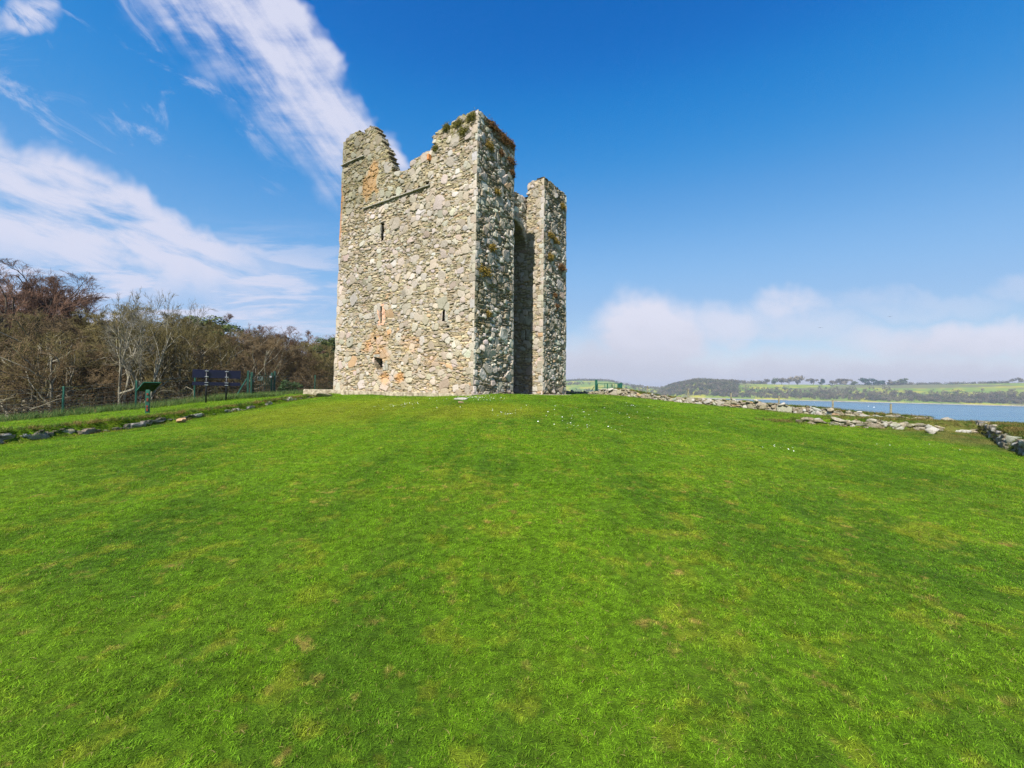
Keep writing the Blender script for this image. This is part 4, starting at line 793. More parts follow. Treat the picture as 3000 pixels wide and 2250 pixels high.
for (k, x, yt, Y, rz, lab, wd) in TREES: tree(k, x, yt, Y, rz, lab, wd, G1 if k != 'ivy_bush' else None)
rg = np.random.default_rng(77)
for i in range(34):                  # the depth of the wood behind them
    x = -60 + 1050 * (i + rg.uniform(0, .9)) / 34; Y = rg.uniform(40, 56) + x * .018; yt = np.interp(x, [-60, 0, 150, 300, 450, 600, 750, 900, 1000], [860, 880, 905, 930, 935, 960, 985, 1010, 1010]) + rg.uniform(0, 35)
    tree(['round', 'round2', 'alder', 'maple', 'round2'][rg.integers(5)], x, yt, Y, rg.random() * 6.28, 'bare brown tree deep in the wood behind the front row', rg.uniform(1.0, 1.35), 'trees deep in the wood')
# brambles and fallen branches under the trees
n = 15000; dl = rg.gamma(2.0, 3.2, n) + .9; Y = rg.uniform(8, 46, n); X = fence_x(Y) - dl; z = H(X, Y, False) + np.abs(rg.normal(0, 1, n)) * (.35 + .12 * np.minimum(dl, 9)); ok = (X / Y > -1.35) & (X / Y < -.36); X, Y, z = X[ok], Y[ok], z[ok]; n = len(X)
D = rg.normal(size=(n, 3)); D[:, 2] = D[:, 2] * .5 + .25; D /= np.linalg.norm(D, axis=1)[:, None]; P_, Rd = grow(rg, np.stack([X, Y, z], -1), D, rg.uniform(.3, 1.3, n), rg.uniform(.006, .014, n) * np.where(rg.random(n) < .05, 2.2, 1), 3, .3, -.12, .5)
V, Fq = tubes(P_, Rd, 3); m_, t = mat('bramble_stems'); r = t.n('NewGeometry').outputs['Random Per Island']; c = t.mix(t.ss(r, .2, .9), (.022, .016, .009), (.066, .047, .025)); c = t.mix(t.ss(r, .96, .97), c, (.24, .21, .15)); c = t.mix(t.ss(t.noise(t.pos(), .5, 3), .5, .66), c, (.055, .065, .018)); t.out(c, .9)
tag(put('undergrowth', new_mesh('undergrowth', V, Fq, m_)), 'tangled brown undergrowth of brambles beneath the trees', 'undergrowth', kind='stuff')
# plants rooted in the masonry
pm, t = mat('russet_plant'); r = t.n('NewGeometry').outputs['Random Per Island']; t.out(t.mix(r, (.085, .04, .016), (.21, .115, .04)), .85)
om, t = mat('ochre_plant'); r = t.n('NewGeometry').outputs['Random Per Island']; t.out(t.mix(r, (.17, .125, .02), (.32, .22, .05)), .85)
mm_, t = mat('moss_plant'); r = t.n('NewGeometry').outputs['Random Per Island']; t.out(t.mix(r, (.09, .09, .015), (.19, .17, .035)), .85)
def wall_plant(label, fn, e0, e1, x, y, rad, m_, seed, name='wall_plant', proud=.05, n=150, ln=.22, group='plants rooted in the tower masonry', wide=1.):
    f, z = fn(x, y); P = tw(*(np.array(e0(z)) * (1 - f) + np.array(e1(z)) * f), z); a = np.array(e0(5)); b_ = np.array(e1(5)); dd = (b_ - a) / np.linalg.norm(b_ - a); dw = dd[0] * SD + dd[1] * TD; N = np.cross(dw, ZD)
    rg = np.random.default_rng(seed); S = rg.normal(0, rad * .45, (n, 1)) * dw * wide + rg.normal(0, rad * .3, (n, 1)) * ZD + rg.uniform(-.04, proud, (n, 1)) * N; D = rg.normal(0, .6, (n, 3)) + N * .8 + ZD * .25; D /= np.linalg.norm(D, axis=1)[:, None]
    Pp, Rd = grow(rg, S, D, rg.uniform(.3, 1, n) * ln, np.full(n, .007), 3, .35, -.12, .5); V, Fq = tubes(Pp, Rd, 3)
    k = n * 3; tip = Pp[rg.integers(n, size=k), rg.integers(1, 4, size=k)] + rg.normal(0, .02, (k, 3)); d = rg.normal(size=(k, 3)); d /= np.linalg.norm(d, axis=1)[:, None]; e = perp(d); g_ = np.cross(d, e); s = rg.uniform(.014, .034, k)[:, None]
    V2 = np.stack([tip - e * s, tip - g_ * s * .6, tip + e * s, tip + g_ * s * .6], 1).reshape(-1, 3); o = put(name, new_mesh(name, np.r_[V, V2], np.r_[Fq, np.arange(4 * k).reshape(-1, 4) + len(V)], m_)); o.location = P
    return tag(o, label, 'wall plant', group)
A1 = (hf1, EC, ET1); A2 = (hf2, ET2, ET3); A0 = (hl, EL, EC)
for k, (lab, AA, x, y, r, m_, w_) in enumerate([
 ('russet dried plant spilling over the top of the near turret, nearest its front corner', A1, 1445, 372, .36, pm, 1.5), ('largest russet plant clump under the near turret rim, midway along', A1, 1477, 408, .42, pm, 1.4), ('russet plant at the far end of the near turret rim', A1, 1498, 425, .34, pm, 1.2), ('russet plant just left of the top slit in the near turret', A1, 1432, 428, .30, om, 1.2), ('small russet plant just right of the top slit', A1, 1468, 450, .2, pm, 1),
 ('russet plant below the rim on the right edge of the near turret', A1, 1497, 474, .34, pm, 1.3), ('lower russet plant on the right edge of the near turret', A1, 1500, 508, .26, pm, 1), ('yellowish plant halfway up the near turret front', A1, 1456, 565, .2, om, 1.2), ('ochre tuft above the middle slit of the near turret', A1, 1441, 726, .26, om, 1.3), ('long ochre grass ledge low on the near turret by its corner', A1, 1418, 796, .36, om, 1.9), ('small ochre tuft near the foot slit of the near turret', A1, 1431, 920, .16, om, 1),
 ('ochre plant high on the far turret front', A2, 1647, 605, .3, om, 1.3), ('russet plant on the far turret front, midway up its left edge', A2, 1613, 690, .3, om, 1.3), ('ochre plant streak halfway up the far turret front', A2, 1628, 705, .3, om, 1.6), ('russet patch of plants across the far turret front, lower middle', A2, 1645, 785, .34, pm, 1.8), ('ochre diagonal tuft on the far turret front', A2, 1612, 755, .3, om, 1.2), ('small russet tuft low on the far turret front', A2, 1625, 866, .22, pm, 1), ('lowest russet tuft on the far turret front', A2, 1630, 898, .22, pm, 1),
 ('green mossy tuft on the sunlit face below the near turret peak', A0, 1381, 344, .28, mm_, 1.3), ('mossy clump on the sunlit face, left part of the turret top', A0, 1345, 362, .3, mm_, 1.3), ('mossy clump on the sunlit face at the step of the turret', A0, 1308, 374, .26, mm_, 1.3), ('mossy clump in the joint where parapet meets turret', A0, 1276, 436, .2, mm_, 1), ('mossy tuft on the sunlit face a little under the turret top', A0, 1360, 384, .3, mm_, 1.4)]):
    wall_plant(lab, *AA, x, y, r, m_, 900 + k, wide=w_ * .8, n=int(300 * r / .3), ln=.17)
# ------------------------------------------------------------------ fences, gates, signs on the left
f_root = tag(empty('wire_fence', (0, 0, 0)), 'green steel post and wire mesh fence along the edge of the wood', 'fence')
def post(par, x, y, ztop, w, m_, zb=None, lean=0, name='post', yaw=.3):
    zb = hz(x, y) if zb is None else zb; c, s = math.cos(yaw), math.sin(yaw); b = MB(); ax = np.array([(c, s, 0), (-s, c, 0), (lean, 0, 1)]); b.box((x + lean * (ztop - zb) / 2, y, (zb - .3 + ztop) / 2), (w, w, (ztop - zb + .3) / 2), ax, .006); return b.build(name, m_, par)
FP = []
for (x, yt, Y) in ((-60, 1145, 15.2), (185, 1132, 17.5), (400, 1114, 19.96), (574, 1100, 22.5), (921, 1099, 30.5), (990, 1100, 32.7)):
    p_ = px(x, yt, Y); post(f_root, fence_x(Y), Y, p_[2], .03, M_greenl, name='post'); FP.append((fence_x(Y), Y, p_[2]))
FP.insert(4, (fence_x(25.3), 25.3, hz(fence_x(25.3), 25.3) + 1.25)); FP.insert(5, (fence_x(27.4), 27.4, hz(fence_x(27.4), 27.4) + 1.25))
b = MB()
for (a, c) in zip(FP[:-1], FP[1:]):
    if a[1] == 25.3: b.build('wire_mesh', M_wire, f_root); b = MB(); continue
    za, zc = hz(a[0], a[1]), hz(c[0], c[1])
    for k, fz in enumerate((.06, .16, .27, .39, .53, .70, .88, 1.0)): b.bar((a[0], a[1], za + (a[2] - za - .06) * fz), (c[0], c[1], zc + (c[2] - zc - .06) * fz), .0045 if k < 6 else .006, 4)
    n = int(math.hypot(a[0] - c[0], a[1] - c[1]) / .2)
    for q in range(1, n):
        t_ = q / n; x, y = lerp(a[0], c[0], t_), lerp(a[1], c[1], t_); z0 = lerp(za, zc, t_); h_ = lerp(a[2] - za, c[2] - zc, t_) - .06; b.bar((x, y, z0 + h_ * .06), (x, y, z0 + h_ * .70), .0028, 3)
if b.v: b.build('wire_mesh', M_wire, f_root)
b = MB(); p_ = px(684, 1169, 23.2); q_ = px(722, 1110, 25.2); b.bar((p_[0], p_[1], hz(p_[0], p_[1]) - .1), q_, .022, 6); b.build('brace', M_greenl, f_root)
g1 = tag(empty('metal_gate', (0, 0, 0)), 'tall narrow green steel bar gate between square posts, left of the tower', 'gate')
for (x, yt, Y, w) in ((727.5, 1086, 25.4, .055), (738, 1090, 25.75, .06), (796.5, 1092, 27.0, .05), (805, 1088, 27.25, .055)):
    p_ = px(x, yt, Y); post(g1, p_[0], Y, p_[2], w, M_green, name='gate_post', yaw=.35)
a = px(743, 1150, 25.9); c = px(793, 1145, 26.9); gz0 = hz(a[0], a[1]); dz = hz(c[0], c[1]) - gz0; a[2] = gz0; c[2] = gz0 + dz; zt = px(770, 1100, 26.4)[2] - gz0 - dz / 2; e = c - a
leaf = empty('gate_leaf'); leaf.parent = g1; b = MB()
for fz in (.05, .52, 1.0): b.bar(a + ZD * zt * fz, c + ZD * zt * fz, .018, 4)
for f in (0, 1): b.bar(a + e * f + ZD * .03, a + e * f + ZD * (zt + .02), .022, 4)
b.build('gate_frame', M_green, leaf)
for k in range(1, 9):
    b = MB(); f = k / 9; b.bar(a + e * f + ZD * .04, a + e * f + ZD * zt * (1.12 if k in (3, 6) else .99), .011, 5); b.build('bar', M_greenl, leaf)
b = MB(); b.box(a + e * .02 + ZD * zt * .74 - np.array([.06, .0, 0]), (.07, .02, .035)); b.build('latch', M_clamp, leaf); b = MB(); b.box(a + e * .98 + ZD * zt * .93, (.05, .03, .05)); b.build('hinge', M_clamp, leaf)
sg = empty('gate_sign', tuple(a + e * .36 + ZD * zt * .86 + np.array([.02, -.05, 0]))); tag(sg, 'small white plate with dark printed marks wired to the narrow green gate', 'sign')
ey = e / np.linalg.norm(e); en = np.cross(ey, ZD); b = MB(); b.box((0, 0, 0), (.155, .006, .115), (ey, en, ZD)); b.build('plate', M_white, sg)
b = MB()
for (u, v, w, h_, q) in ((-.02, .085, .13, .018, 0), (.035, .035, .035, .03, .3), (.02, .0, .05, .014, -.5), (-.085, .0, .035, .055, .1), (-.05, -.055, .06, .018, .4), (.05, -.06, .04, .012, 0), (-.135, .0, .012, .1, 0)):
    cq, sq = math.cos(q), math.sin(q); b.box(ey * u + ZD * v + en * .008, (w, .002, h_), (ey * cq + ZD * sq, en, -ey * sq + ZD * cq))
b.build('printed_mark', M_mark, sg)
# blue sign seen from behind
s1 = px(603, 1180, 21.4); s2 = px(662, 1176, 21.9); sgn = tag(empty('information_sign'), 'two-board navy blue sign on two dark posts, seen from behind', 'sign')
ev = s2 - s1; ev[2] = 0; ev /= np.linalg.norm(ev); nn = np.cross(ev, ZD)   # nn towards the camera
tops = []
for (s_, yt, x) in ((s1, 1081.5, 606), (s2, 1084.5, 664)):
    zt_ = px(x, yt, s_[1])[2]; zb_ = hz(s_[0], s_[1]); b = MB(); b.bar((s_[0], s_[1], zb_ - .2), (s_[0], s_[1], zt_), .036, 10); b.build('post', M_black, sgn, True); tops.append(zt_)
mid = (s1 + s2) / 2; zu0, zu1 = px(632, 1108, 21.6)[2], px(632, 1084, 21.6)[2]; zl0, zl1 = px(630, 1130, 21.6)[2], px(630, 1119.5, 21.6)[2]; hw = .5 * 94 * 21.6 / F / ev[0] * 1.0
for (z0, z1, nm) in ((zu0, zu1, 'upper_board'), (zl0, zl1, 'lower_board')):
    b = MB(); b.box(np.array([mid[0], mid[1], (z0 + z1) / 2]) - nn * .065 + ev * .02, (hw, .012, (z1 - z0) / 2), (ev, nn, ZD), .004); o = b.build(nm, M_navy, sgn)
    for s_ in (s1, s2):
        for z in (z0 + (z1 - z0) * .16, z1 - (z1 - z0) * .16):
            b = MB(); b.box((s_[0], s_[1], z), (.075, .052, .011), (ev, nn, ZD), .004); b.build('clamp', M_clamp, o)
# reading panel on a post
lp = px(432, 1209, 15.6); lc = tag(empty('lectern_sign'), 'green reading panel tilted on a single peeling green post on the grass terrace', 'sign')
zb_ = hz(lp[0], lp[1]); zt_ = px(434, 1142, 15.6)[2]; b = MB(); b.box((lp[0], lp[1], (zb_ - .2 + zt_) / 2), (.058, .058, (zt_ - zb_ + .2) / 2), np.array([(.9, .43, 0), (-.43, .9, 0), (0, 0, 1.)]), .006); po = b.build('post', M_greenl, lc)
for (h_, r, s_) in ((.16, .05, -.03), (.28, .035, -.035), (.52, .06, -.02), (.72, .035, -.03)): b = MB(); b.box((lp[0] + .03 + s_ * .2, lp[1] - .045 + s_ * .1, zb_ + h_), (.026, .026, r), np.array([(.9, .43, 0), (-.43, .9, 0), (0, 0, 1.)])); b.build('bare_patch', M_rust, po)
TL = px(422, 1120, 15.5); TR = px(470, 1121, 15.8); BL = px(400.5, 1145, 15.75); w_ = TR - TL; w_[2] = 0; W_ = np.linalg.norm(w_); w_ /= W_; dn = BL - TL; dn = dn - (dn @ w_) * w_ * .35; ln_ = np.linalg.norm(dn); dn /= ln_; dn_ = dn - (dn @ w_) * w_; dn_ /= np.linalg.norm(dn_); nrm = np.cross(w_, dn_)
nrm = nrm if nrm[2] > 0 else -nrm; ctr = TL + w_ * W_ / 2 + dn * ln_ / 2
b = MB(); V = []
for k in (-.018, .018): V += [TL + nrm * k, TR + nrm * k, TR + (BL - TL) + nrm * k, BL + nrm * k]
b.add(V, [(0, 3, 2, 1), (4, 5, 6, 7), (0, 1, 5, 4), (1, 2, 6, 5), (2, 3, 7, 6), (3, 0, 4, 7)]); pn = b.build('panel', simple('panel_back', (.004, .014, .011), .6, .2, 6.), lc)
b = MB(); lip = .03
for (p0, p1_) in ((TL, TR), (TR, TR + BL - TL), (TR + BL - TL, BL), (BL, TL)): b.bar(p0 + nrm * .004, p1_ + nrm * .004, .022, 4)
b.build('rim', M_greenl, pn)
# ------------------------------------------------------------------ fence and gate on the right
fr_ = tag(empty('wire_fence'), 'weathered wooden post and wire fence behind the long ruined wall', 'fence'); FR = []
for (x, yt) in ((1897, 1130), (2016.5, 1138.6), (2142, 1151), (2282, 1160), (2440, 1172), (2610, 1183)):
    u_ = ray(x, yt); Y = 28.92 / (.815 * u_[0] / u_[1] + .58); p_ = px(x, yt, Y); zb_ = min(hz(p_[0], Y), p_[2] - .8); b = MB(); b.bar((p_[0], Y, zb_ - .3), p_, .05, 8, .045); b.build('post', M_postwood, fr_); FR.append((p_[0], Y, p_[2], zb_))
b = MB()
for a_, c_ in zip(FR[:-1], FR[1:]):
    for h_ in (.08, .42, .72): b.bar((a_[0], a_[1], a_[2] - h_), (c_[0], c_[1], c_[2] - h_), .007, 4)
p_ = px(1850, 1128, 36.5); b.bar((FR[0][0], FR[0][1], FR[0][2] - .08), (p_[0], p_[1], FR[0][2] - .2), .007, 4); b.build('wire', M_wire, fr_)
g2 = tag(empty('metal_gate'), 'wide low green steel field gate between posts, right of the tower beyond the wall', 'gate'); Yg = 41.
def gp(x, y, Y=Yg): return px(x, y, Y)
for (x, yt, Y, w) in ((1745.5, 1112, 40.8, .055), (1748.5, 1112.5, 41.3, .045), (1813.5, 1123, 42.5, .06), (1818, 1122, 43.2, .06), (1821.5, 1121.5, 43.6, .05)):
    p_ = gp(x, yt, Y); post(g2, p_[0], p_[1], p_[2], w, M_greenl, hz(p_[0], p_[1]) - .4, name='gate_post')
a = gp(1751, 1123.5, 41.2); c = gp(1810.5, 1123.5, 41.9); a0 = gp(1751, 1146.5, 41.2); h_ = a[2] - a0[2]; lf = empty('gate_leaf'); lf.parent = g2; b = MB()
for fz in (0, .48, 1.): b.bar(a - ZD * h_ * fz, c - ZD * h_ * fz, .022, 5)
for f in (0, .99): b.bar(a + (c - a) * f, a + (c - a) * f - ZD * h_ * 1.15, .04, 5)
b.build('gate_frame', M_greenl, lf)
for f, r in ((.345, .02), (.48, .05), (.66, .022), (.82, .018)): b = MB(); b.bar(a + (c - a) * f, a + (c - a) * f - ZD * h_ * 1.02, r, 6); b.build('bar', M_greenl, lf)
b = MB()
for f in (.72,): b.bar(a + (c - a) * f - ZD * h_ * .1 - TD * .05, a + (c - a) * f - ZD * h_ * .8 - TD * .05, .035, 6)
b.build('latch', M_black, lf); b = MB(); b.bar(gp(1741, 1133, 40.8), gp(1726, 1154, 39.8), .03, 6); b.build('brace', M_green, g2)
# ------------------------------------------------------------------ water and the far shore
SEA = 1.6 - 14.
mw, t = mat('lough_water'); p = t.pos(); mp = t.n('Mapping', Vector=p); mp.inputs['Rotation'].default_value = (0, 0, -.35); mp.inputs['Scale'].default_value = (.12, .5, 1)
n1 = t.noise(mp.outputs[0], 1.6, 5, .62); mp2 = t.n('Mapping', Vector=p); mp2.inputs['Rotation'].default_value = (0, 0, -.2); mp2.inputs['Scale'].default_value = (.004, .03, 1); n2 = t.noise(mp2.outputs[0], 1.2, 4, .6)
c = t.mix(t.ss(n2, .38, .65), (.018, .085, .15), (.05, .145, .20)); pr_ = t.out(c, .22, n1, 1., .35, .5)
b = MB(); b.add([(-7000, -7000, SEA), (7000, -7000, SEA), (7000, 9000, SEA), (-7000, 9000, SEA)], [(0, 1, 2, 3)]); tag(b.build('water', mw), kind='structure')
# far shore: depth of the shoreline and rise of the land for each bearing u = X / Y
KX = [1300, 1600, 1700, 1780, 1850, 1930, 1985, 2040, 2110, 2180, 2300, 2450, 2600, 2800, 3000, 3400]
KS = [1800, 1780, 1720, 1680, 1640, 1500, 1400, 1340, 1310, 1290, 1250, 1190, 1140, 1060, 1000, 950]      # shoreline
KC = [430, 430, 430, 430, 430, 420, 230, 210, 230, 330, 360, 370, 380, 390, 400, 400]                        # from shore to crest
KH = [22, 24, 31, 31, 17, 10, 24, 36, 34, 31, 31, 33.5, 36, 42, 50, 52]                            # crest above the horizon, picture px
KU = np.array([ray(x, 1142)[0] / ray(x, 1142)[1] for x in KX])
def far_h(u, Y):
    ys = np.interp(u, KU, KS); yc = ys + np.interp(u, KU, KC); hc = np.interp(u, KU, KH) * yc / F + 14
    t_ = (Y - ys) / (yc - ys); z = hc * np.where(t_ < 1, 1 - (1 - np.clip(t_, 0, 1)) ** 1.75, 1 - .02 * (t_ - 1)); z = z + 1.2 * vnoise(u * 40, Y / 60, 1, 5, 2) * np.clip(t_, 0, 1) * (1 - .75 * np.exp(-((t_ - 1) / .3) ** 2))
    return np.where(t_ < 0, t_ * 40, z) + SEA - .2 + .8 * np.clip(t_ * 20, 0, 1)
uu = np.linspace(.05, 1.5, 330); tt_ = np.linspace(-.04, 3.2, 130); UU, TT = np.meshgrid(uu, tt_)
ys = np.interp(UU, KU, KS); YY = ys + TT * np.interp(UU, KU, KC); Vh = np.stack([UU * YY, YY, far_h(UU, YY)], -1)
mf, t = mat('far_fields'); p = t.pos(); mp = t.n('Mapping', Vector=p); mp.inputs['Scale'].default_value = (.006, .010, 0); vo = t.n('TexVoronoi', {'feature': 'F1'}, Scale=1.); t.t.links.new(mp.outputs[0], vo.inputs['Vector'])
n1 = t.noise(p, .02, 5, .6); n2 = t.noise(p, .004, 3)
c = t.mix(vo.outputs['Color'], (.075, .15, .025), (.16, .205, .026)); c = t.mix(t.ss(n1, .46, .60), c, (.26, .25, .022)); c = t.mix(t.ss(n2, .56, .62), c, (.12, .12, .05))
beach = t.ss(t.n('SeparateXYZ', Vector=p).outputs[2], SEA + 1.2, SEA + 1.8, 1., 0.); c = t.mix(beach, c, t.mix(t.noise(p, .15, 4), (.20, .16, .125), (.40, .34, .28))); t.out(c, .95)
tag(put('hills', new_mesh('hills', Vh, grid_faces(130, 330), mf, smooth=True)), kind='structure')
# crowns seen a kilometre off: clumps of small faces over a few limbs
def far_tree_mesh(name, seed, n, w, h, m_, kind='round'):
    rg = np.random.default_rng(seed); V = []; k = rg.integers(5, 9); lob = []
    for i in range(k):
        if kind == 'cone': z = rg.uniform(.15, 1); lob.append((rg.normal(0, .22 * (1.05 - z)), rg.normal(0, .22 * (1.05 - z)), z * .92, .30 * (1.12 - z)))
        else: lob.append((rg.normal(0, .26), rg.normal(0, .26), rg.uniform(.2, .80), rg.uniform(.18, .32)))
    lob = np.array(lob); i = rg.integers(len(lob), size=n); d = rg.normal(size=(n, 3)); d /= np.linalg.norm(d, axis=1)[:, None]; c = lob[i, :3] + d * (lob[i, 3] * rg.uniform(.5, 1.05, n))[:, None] * np.array([1, 1, .8]); c[:, 2] = np.clip(c[:, 2], .05, 1)
    c *= np.array([w, w, h]); e = perp(d); g_ = np.cross(d, e); q = rg.normal(0, .5, (n, 2)); e = e + q[:, :1] * d; g_ = g_ + q[:, 1:] * d; s = (w * .052 * rg.uniform(.5, 1.3, n))[:, None]
    V = np.stack([c - e * s, c - g_ * s, c + e * s, c + g_ * s], 1).reshape(-1, 3); F_ = np.arange(4 * n).reshape(-1, 4)
    St = np.zeros((5, 3)); St[:, :2] = rg.normal(0, .02 * w, (5, 2)); D = rg.normal(0, .25, (5, 3)); D[:, 2] = 1; D /= np.linalg.norm(D, axis=1)[:, None]; P_, Rd = grow(rg, St, D, np.full(5, h * .7), np.full(5, w * .018), 3, .1, .05, .4); V2, F2 = tubes(P_, Rd, 3)
    return V, F_, V2, F2
def far_mat(name, a, b):
    m, t = mat(name); r = t.n('NewGeometry').outputs['Random Per Island']; n = t.noise(t.pos(), .022, 3, .6); ob = t.n('ObjectInfo').outputs['Random']; c = t.mix(t.m('ADD', t.m('MULTIPLY', r, .35), t.ss(n, .34, .64, 0, .65)), a, b); t.out(c, .9); return m
FB = far_mat('far_bare_wood', (.065, .055, .036), (.18, .148, .092)); FG = far_mat('far_green_wood', (.035, .055, .022), (.10, .115, .035)); FD = far_mat('far_conifer', (.012, .028, .018), (.03, .055, .03)); FT = far_mat('far_stems', (.16, .14, .11), (.25, .22, .18))
rg = np.random.default_rng(9); PR = [far_tree_mesh('far%d' % i, 300 + i, 150, 1., 1., None) for i in range(7)]
def far_wood(name, label, spots, mats):
    Vs, Fs, Ms = [], [], []; n = 0
    for (x, y, z, w, h, mi) in spots:
        V, F_, V2, F2 = PR[rg.integers(7)]; a = rg.random() * 6.28; R = np.array([[math.cos(a), -math.sin(a), 0], [math.sin(a), math.cos(a), 0], [0, 0, 1]]); q = np.r_[V, V2] @ R.T * np.array([w, w, h]) + np.array([x, y, z - .3]); Vs.append(q); Fs.append(np.r_[F_, F2 + len(V)] + n); n += len(q); Ms.append(np.r_[np.full(len(F_), mi), np.full(len(F2), len(mats) - 1)])
    me = new_mesh(name, np.concatenate(Vs), np.concatenate(Fs), None)
    for m_ in mats: me.materials.append(m_)
    me.polygons.foreach_set('material_index', np.concatenate(Ms).astype(np.int32)); return tag(put(name, me), label, 'woodland', kind='stuff')
def spot(u, Y, w, h, mi): return (u * Y, Y, float(far_h(np.array([u]), np.array([Y]))[0]), w, h, mi)
Us = lambda x: float(np.interp(x, KX, KU)); sp = []
for k in range(1500):                # the wooded strip above the beach
    x = rg.uniform(2090, 3120); u = Us(x); Y = np.interp(u, KU, KS) + 14 + abs(rg.normal(0, 1)) * np.interp(x, [2090, 2300, 2500, 2620, 2700, 2900, 3100], [60, 62, 66, 60, 45, 42, 50]); h = rg.uniform(7, 14); sp.append(spot(u, Y, h * rg.uniform(.75, 1.1), h, 1 if rg.random() < .2 else (2 if rg.random() < .04 else 0)))
far_wood('shore_woodland', 'grey-brown bare woodland in a strip above the far beach', sp, [FB, FG, FD, FT]); sp = []
for k in range(1250):                 # the wooded hill
    x = rg.uniform(1930, 2160); u = Us(x); ys_ = np.interp(u, KU, KS); Y = ys_ + 15 + rg.random() * np.interp(x, [1930, 1960, 2140, 2160], [150, 300, 300, 240]); h = rg.uniform(9, 15) * np.interp(x, [1930, 1965], [.8, 1]); sp.append(spot(u, Y, h * rg.uniform(.8, 1.2), h, 1 if rg.random() < .3 else (2 if rg.random() < .07 else 0)))
far_wood('hill_woodland', 'mixed bare and green wood covering the rounded hill across the water', sp, [FB, FG, FD, FT]); sp = []
for k in range(420):                 # hazy woods beyond the gate, left of the hill
    x = rg.uniform(1560, 1945); u = Us(x); ys_ = np.interp(u, KU, KS); q = np.interp(x, [1560, 1690, 1700, 1800, 1830, 1945], [1.0, 1.0, 1.02, 1.0, .25, .1]); Y = ys_ + 430 * rg.uniform(q, 1.25); h = rg.uniform(9, 15); sp.append(spot(u, Y, h * rg.uniform(.8, 1.2), h, 1 if rg.random() < .3 else 0))
for k in range(90): x = rg.uniform(1600, 1930); u = Us(x); Y = np.interp(u, KU, KS) + rg.uniform(20, 70); h = rg.uniform(8, 12); sp.append(spot(u, Y, h, h, rg.integers(2)))
for k in range(45): x = rg.normal(1675, 18); u = Us(x); Y = np.interp(u, KU, KS) + rg.uniform(180, 230); h = rg.uniform(8, 12); sp.append(spot(u, Y, h, h, 0))
far_wood('distant_woodland', 'hazy blue-grey woods on the low hills behind the field gate', sp, [FB, FG, FD, FT]); sp = []
for k in range(430):                 # continuous belts along the skyline
    x = rg.choice([rg.uniform(2135, 2245), rg.uniform(2690, 2960), rg.uniform(2600, 2700)], p=[.3, .5, .2]) if rg.random() < .72 else rg.uniform(2420, 2640); u = Us(x); Y = np.interp(u, KU, KS) + np.interp(u, KU, KC) * rg.uniform(.97, 1.2); h = rg.uniform(9, 13) * (1.35 if x < 2300 else (.5 if x < 2600 else .9)); sp.append(spot(u, Y, h * rg.uniform(.6, .9), h, 1 if rg.random() < .1 else (2 if rg.random() < (.3 if x > 2700 else .05) else 0)))
far_wood('skyline_woodland', 'dark belts of trees along the skyline above the far fields', sp, [FB, FG, FD, FT])
for k, (x, wpx, hpx, kd, lab) in enumerate([(2247, 14, 18, 0, 'slim bare tree standing alone on the far skyline, left of the broad clump'), (2270, 26, 20, 1, 'greenish bushy tree on the far skyline beside the slim one'), (2290, 26, 20, 0, 'grey tree on the far skyline in the middle of the clump'), (2311, 26, 23, 0, 'taller grey tree on the far skyline just left of the broad round one'), (2336, 40, 27, 0, 'broad round-topped grey tree, largest on the far skyline'),
    (2382, 24, 18, 0, 'thin pale bare tree on the far skyline left of the dark conifer'), (2408, 26, 23, 2, 'dark blue-green conifer standing on the far skyline'), (2450, 34, 20, 0, 'wide grey bare tree on the far skyline right of the conifer'), (2476, 26, 21, 0, 'dark grey tree with a raised tuft on the far skyline'), (2502, 20, 11, 1, 'low bush on the far skyline between two groups of trees'), (2534, 34, 21, 2, 'large dark rounded tree starting the middle skyline group'), (2560, 30, 21, 2, 'dark sloping tree in the middle skyline group'), (2586, 26, 16, 2, 'lower dark tree ending the middle skyline group'), (2616, 26, 17, 0, 'small dark grey tree on the far skyline, right of the middle group'), (2640, 26, 22, 1, 'greenish tree on the far skyline over the yellow field'), (2985, 26, 16, 0, 'hazy tree on the far skyline at the right edge')]):
    u = Us(x); Y = np.interp(u, KU, KS) + np.interp(u, KU, KC) * .985; w = wpx * Y / F; h = hpx * Y / F; V, F_, V2, F2 = far_tree_mesh('f', 500 + k, 420, w, h, None, 'cone' if x == 2408 else 'round'); r = empty('skyline_tree', spot(u, Y, w, h, 0)[:3]); tag(r, lab, 'tree', 'single trees along the far skyline')
    put('crown', new_mesh('far_crown', V, F_, (FB, FG, FD)[kd]), r); put('trunk', new_mesh('far_trunk', V2, F2, FT), r)
# hedges between the fields, boulders on the beach
for k, (x0, x1, t_, lab) in enumerate(((2480, 2640, .80, 'thin dark hedge across the far yellow field'), (2660, 3000, .93, 'hedge along the top of the far right field'), (1660, 1790, .80, 'hazy hedge dividing the distant green fields'))):
    V = []; n = 90; r2 = np.random.default_rng(k); P_ = []
    for i in range(n): x = lerp(x0, x1, i / n); u = Us(x); Y = np.interp(u, KU, KS) + np.interp(u, KU, KC) * (t_ + .02 * math.sin(i * .07)); P_.append((u * Y, Y, float(far_h(np.array([u]), np.array([Y]))[0]) + .6))
    P_ = np.array(P_); i = r2.integers(n, size=2600); c = P_[i] + r2.normal(0, 1, (2600, 3)) * np.array([1.6, .6, .5]); d = r2.normal(size=(2600, 3)); d /= np.linalg.norm(d, axis=1)[:, None]; e = perp(d); g_ = np.cross(d, e); s = .45
    tag(put('hedge', new_mesh('hedge', np.stack([c - e * s, c - g_ * s, c + e * s, c + g_ * s], 1).reshape(-1, 3), np.arange(10400).reshape(-1, 4), FG)), lab, 'hedge')
it = []
